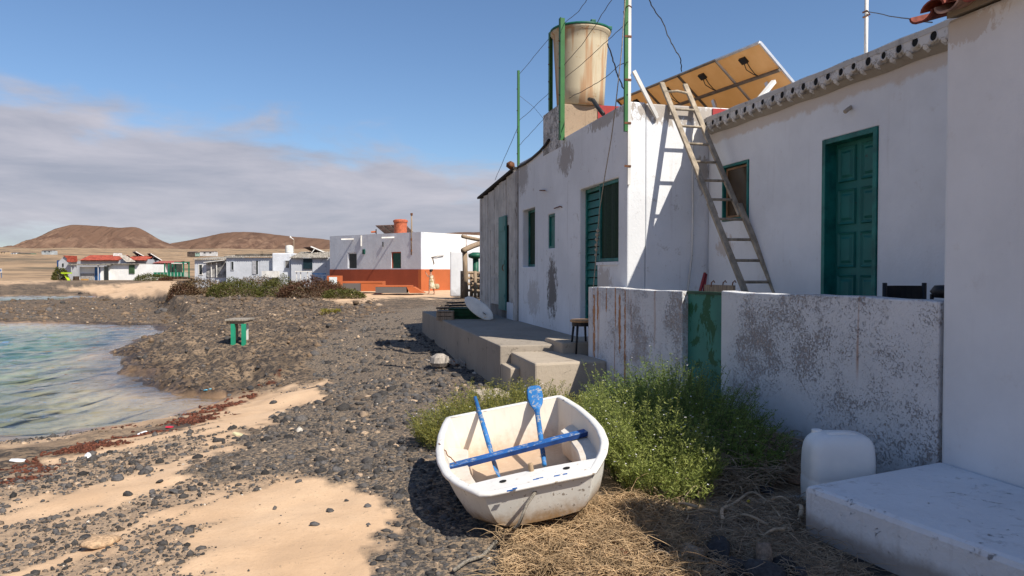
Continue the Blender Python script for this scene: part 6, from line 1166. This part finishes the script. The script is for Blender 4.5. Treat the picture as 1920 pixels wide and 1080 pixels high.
for (nm, lab, u0, u1, v0, v1, D_) in (('roof_panel', 'left dark solar panel on the beach houses', 248, 262, 472, 484, 116), ('roof_panel', 'right dark solar panel on the beach houses', 276, 290, 475.5, 489, 116)):
    F = Far(nm, lab, 'solar panel', (u0+u1)/2, v1, D_); MB().add([(F.x(u0), 0, F.z(v0+.5)), (F.x(u0+9), -.4, F.z(v0)), (F.x(u1+9), .8, F.z(v1-1)), (F.x(u0+6), 1.2, F.z(v1)), (F.x(u0), .05, F.z(v0-.2)), (F.x(u0+9), -.35, F.z(v0-.7)), (F.x(u1+9), .85, F.z(v1-1.7)), (F.x(u0+6), 1.25, F.z(v1-.7))], [(0,1,2,3),(7,6,5,4),(0,4,5,1),(1,5,6,2),(2,6,7,3),(3,7,4,0)]).build('panel', simple('panel_dark', (.06, .055, .06), .4, .2, 3), F.o); MB().bar((F.x(u0+9), -.4, F.z(v0)), (F.x(u1+9), .8, F.z(v1-1)), .08, .12).build('edge', M_whitepaint, F.o); MB().bar((F.x(u0+6), .3, F.z(v1)), (F.x(u0+11), .3, F.z(v0+6)), .06, .06).build('prop', M_whitepaint, F.o)
lt_ = Far('lean_to', 'red and grey lean-to roof between the beach houses', 'roof', 250, 500, 114); MB().add([(lt_.x(223), 0, lt_.z(479)), (lt_.x(234), 0, lt_.z(479)), (lt_.x(256), -.5, lt_.z(491)), (lt_.x(240), -.5, lt_.z(491)), (lt_.x(223), .2, lt_.z(478)), (lt_.x(234), .2, lt_.z(478)), (lt_.x(256), -.3, lt_.z(490)), (lt_.x(240), -.3, lt_.z(490))], [(0,1,2,3),(7,6,5,4),(0,4,5,1),(1,5,6,2),(2,6,7,3),(3,7,4,0)]).build('grey_slope', simple('grey_slope', (.45, .40, .34), .9, .3, 3), lt_.o); fbox(lt_, 'wall', 222, 275, 486, 520, M_wg, .6, 4); gable(lt_, 234, 274, 488, 479.5, 5, M_rtile, 'red_roof'); gable(lt_, 286, 330, 493.5, 489, 5, simple('dull_red', (.30, .09, .075), .85, .2, 2), 'dull_red_roof'); fbox(lt_, 'rear_wall', 283, 306, 494, 522, M_w, .8, 4); fbox(lt_, 'blue_window', 288, 300, 496, 504.5, simple('blue_window', (.04, .22, .42), .6, .2, 4), .6, .78)
po = Far('green_porch', 'green railed porch at the right end of the beach houses', 'porch', 320, 521, 109); fbox(po, 'rail_panel', 287.5, 344, 510.5, 519.5, M_porch, 0, .12)
for u in (328.5, 343.5, 353.5): fbox(po, 'post', u, u+1.9, 492, 524, M_porch, -.08, .08)
fbox(po, 'beam', 327, 356, 490.8, 492.6, M_porch, -.1, .1); fbox(po, 'white_canopy', 325, 342, 492.8, 494.5, M_whitepaint, -.6, 1.5); fbox(po, 'back_wall', 300, 326, 495, 520, simple('porch_dark', (.05, .06, .05), .9), 2.5, 2.8)
for k in range(9): u = 288+k*6.4; fbox(po, 'baluster', u, u+.9, 511, 523, simple('porch_white', (.45, .55, .48), .7), -.06, -.01)
for k in range(5): u = 345+k*1.9+(k > 3); fbox(po, 'picket', u, u+.8, 510, 522, MATS['porch_white'], -.05, .02)
for u in (304, 312, 319): fbox(po, 'pillar', u, u+1.4, 494, 511, M_porch, .6, .8)
# toy slide, barrel, sign, far buildings
sl_ = Far('toy_slide', 'bright green and blue plastic toy slide on the far beach', 'toy', 126, 530, 106); MB().bar((sl_.x(121), 0, sl_.z(512)), (sl_.x(131), 0, sl_.z(529)), .5, .12).build('chute', simple('lime', (.45, .62, .03), .4, .1, 3, 0), sl_.o); fbox(sl_, 'roof', 118.5, 131.5, 510.8, 513.2, MATS['lime'], -.5, .5); fbox(sl_, 'ladder', 121.5, 124, 513.4, 527, simple('toy_orange', (.55, .22, .10), .5, .1, 3, 0), .1, .3); fbox(sl_, 'base', 122, 134, 526.5, 531, simple('toy_blue', (.02, .42, .62), .4, .1, 3, 0), -.4, .1)
br = Far('rusty_barrel', 'dark rusty barrel next to the toy slide', 'barrel', 143, 529, 106); MB().lathe([(.36,0),(.4,.05),(.4,.28),(.43,.3),(.4,.33),(.4,.6),(.43,.63),(.4,.66),(.4,.85),(.36,.86)], (0, 0, 0), 14).build('barrel_body', simple('barrel_rust', (.07, .045, .03), .8, .4, 6), br.o)
sg = Far('road_sign', 'small blue and white sign post at the left edge', 'sign', 2.6, 521, 100); MB().tube([(0, 0, 0), (0, 0, sg.z(503))], .06, 7).build('post', simple('sign_post', (.10, .16, .26), .6), sg.o); pl_ = fbox(sg, 'sign_plate', .8, 4.6, 503.5, 511, M_whitepaint, -.1, -.06); fbox(sg, 'sign_symbol', 1.5, 3.9, 505, 509, simple('sign_blue', (.05, .14, .34), .5), -.115, -.101, pl_)
wl_ = Far('garden_slab', 'grey overhanging slab wall beside the brown shrubs', 'wall', 345, 535, 60); wl_.box('wall', 332, 343, 526, 536, M_wg, 0, 1.5); wl_.box('slab', 329.5, 351, 523.5, 526, M_drift, -.4, 1.8)
for k, (u0, u1, v0, v1, col, lab) in enumerate(((351,366,471.5,478,(.08,.06,.05),'dark shed far out on the plain'),(375,402,471,477,(.55,.55,.55),'pale grey shed far out on the plain'),(366,374,472.5,477.5,(.30,.42,.36),'greenish shed between two far sheds on the plain'),(78,98,469,477,(.42,.45,.46),'grey farm shed far behind the beach houses'),(32,58,474,477.5,(.24,.32,.20),'low green roofed building far on the left'),(20,31,473,478,(.8,.79,.77),'tiny white house far on the left plain'),(0,11,471,477,(.55,.40,.26),'tan building at the far left edge'))):
    D_ = 520; q = PD((u0+u1)/2, v1, D_); g_ = gzf(q.x, q.y); F = Far('far_shed', lab, 'building', (u0+u1)/2, v1, D_, 'buildings far out on the plain'); mt_ = simple('farcol%d' % k, col, .9, .2, .3, 0); fbox(F, 'wall', u0, u1, v0+1.2, v1+3, mt_, 0, 6); x0, x1, z = F.x(u0), F.x(u1), F.z(v0+1.2); MB().add([(x0, -.3, z), (x1, -.3, z), (x1, 6.3, z), (x0, 6.3, z), (x0, 3, z+.6), (x1, 3, z+.6)], [(0,1,5,4),(1,2,5),(2,3,4,5),(3,0,4),(0,3,2,1)]).build('roof', simple('farroof', (.16, .12, .10), .9, .2, .3, 0), F.o)
    for j in range(2): uu = u0+(u1-u0)*(.25+.4*j); fbox(F, 'window', uu, uu+(u1-u0)*.14, v0+2.4, v0+4.2, M_dwin, -.06, -.003)
# ---- green table on the lava shelf
gtp = PG(450, 641); gtb = thing('shore_table', 'small table with green legs standing on the lava shelf', 'table', gtp, rz=FR, local=True); Dt = gtp.dot(Vector(F0)); hh = 44/FPX*Dt; hw_ = 19/FPX*Dt
MB().box(-hw_, hw_, -.35, .35, hh-.05, hh).build('table_top', M_greywood, gtb, bevel=.008); MB().box(-hw_+.03, hw_-.03, -.30, .30, hh-.12, hh-.052).build('apron', M_drift, gtb)
for k, (x, y) in enumerate(((-hw_+.06, .26), (-hw_+.19, -.26), (hw_-.2, .26), (hw_-.07, -.26))): MB().box(x-.05, x+.05, y-.04, y+.04, -.15, hh-.122).build('leg', peel('leg_green', (.02, .30, .17), (.30, .34, .24), .25, 8) if k in (1, 3) else M_whitepaint if k == 2 else M_drift, gtb)
# ---- shrubs far off
def shrub(name, label, u, v, D, rx, ry, h, n, mat, ls=.09, group='shrubs on the shore'):
    p = PD(u, v, D); p.z = gzf(p.x, p.y); o = thing(name, label, 'shrub', p, group); q = RNG.normal(0, 1, (n, 3)); q /= np.linalg.norm(q, axis=1, keepdims=True); rr = RNG.uniform(.55, 1, n)**.5; q = q*rr[:, None]; q[:, 2] = np.abs(q[:, 2]); bump_ = 1+.28*fbm(q[:, 0]*3.1+u, q[:, 1]*3.1, int(u) % 97, 3)
    X = p.x+(q[:, 0]*rx)*RV[0]+q[:, 1]*ry*F0[0]; Y = p.y+q[:, 0]*rx*RV[1]+q[:, 1]*ry*F0[1]; Z = gz(X, Y)+q[:, 2]*h*bump_; P = np.stack([X, Y, Z], -1); th = RNG.uniform(0, 6.28, n); D3 = np.stack([np.cos(th), np.sin(th), RNG.uniform(.1, 1.3, n)], -1); L = RNG.uniform(.6, 1.5, n)*ls; V, Q = diamonds(P, D3, RNG.normal(0, 1, (n, 3)), L, L*.4); np_mesh('foliage', V, Q, mat, o, kind='stuff')
    m_ = 24; st_ = np.stack([np.linspace([p.x, p.y, p.z-.05], P[i], 4) for i in RNG.integers(0, n, m_)]); V, Q = ribbons(st_, np.full((m_, 4), .02)); np_mesh('stems', V, Q, M_drift, o, kind='stuff'); return o
M_sg = leafmat('suaeda_green', (.055, .065, .012), (.13, .125, .03), .15); M_sr = leafmat('suaeda_red', (.055, .026, .014), (.13, .06, .03), .15); M_sb = leafmat('suaeda_brown', (.10, .065, .03), (.19, .125, .06), .15)
for a in ((372,549,46,2.0,1.6,.95,4200,M_sb,'tan brown saltbush mound at the left of the row'),(345,552,45,1.0,.8,.7,1800,M_sr,'reddish low saltbush at the left tip of the mound'),(440,556,43,1.7,1.2,1.05,4200,M_sg,'green saltbush mound in front of the dark doorway'),(480,548,46,2.2,1.5,1.1,4200,M_sb,'brown saltbush behind the green mound'),(530,552,44,1.7,1.3,1.15,4200,M_sg,'green and brown saltbush in the middle of the row'),(585,556,42.5,2.1,1.4,1.15,5200,M_sr,'dark red saltbush in front of the white garden table'),(645,560,41,1.3,.8,.55,2400,M_sg,'low trailing saltbush near the orange bench'),(612,552,44,1.5,1.2,.9,2600,M_sb,'brown saltbush below the orange cabinet'),(410,553,45,1.0,.9,.8,1800,M_sb,'small brown saltbush between red and green mounds')):
    shrub('saltbush', a[8], a[0], a[1]-4, a[2], a[3], a[4], a[5], a[6], a[7])
shrub('saltbush', 'green mound of shrubs below the white house across the bay', 290, 529, 101, 3.0, 1.2, .95, 2600, M_sg, .16); shrub('saltbush', 'brown low shrubs under the green porch', 330, 528, 100, 2.6, 1.0, .55, 1800, M_sr, .16); shrub('saltbush', 'olive bush beside the toy slide', 113, 524, 107, 1.2, .9, 1.8, 2200, M_sg, .18); shrub('saltbush', 'small bright yellow green tuft on the lava shelf', 618, 583, 27, .42, .3, .22, 900, leafmat('tuft_yellow', (.22, .20, .02), (.40, .34, .05)), .05)
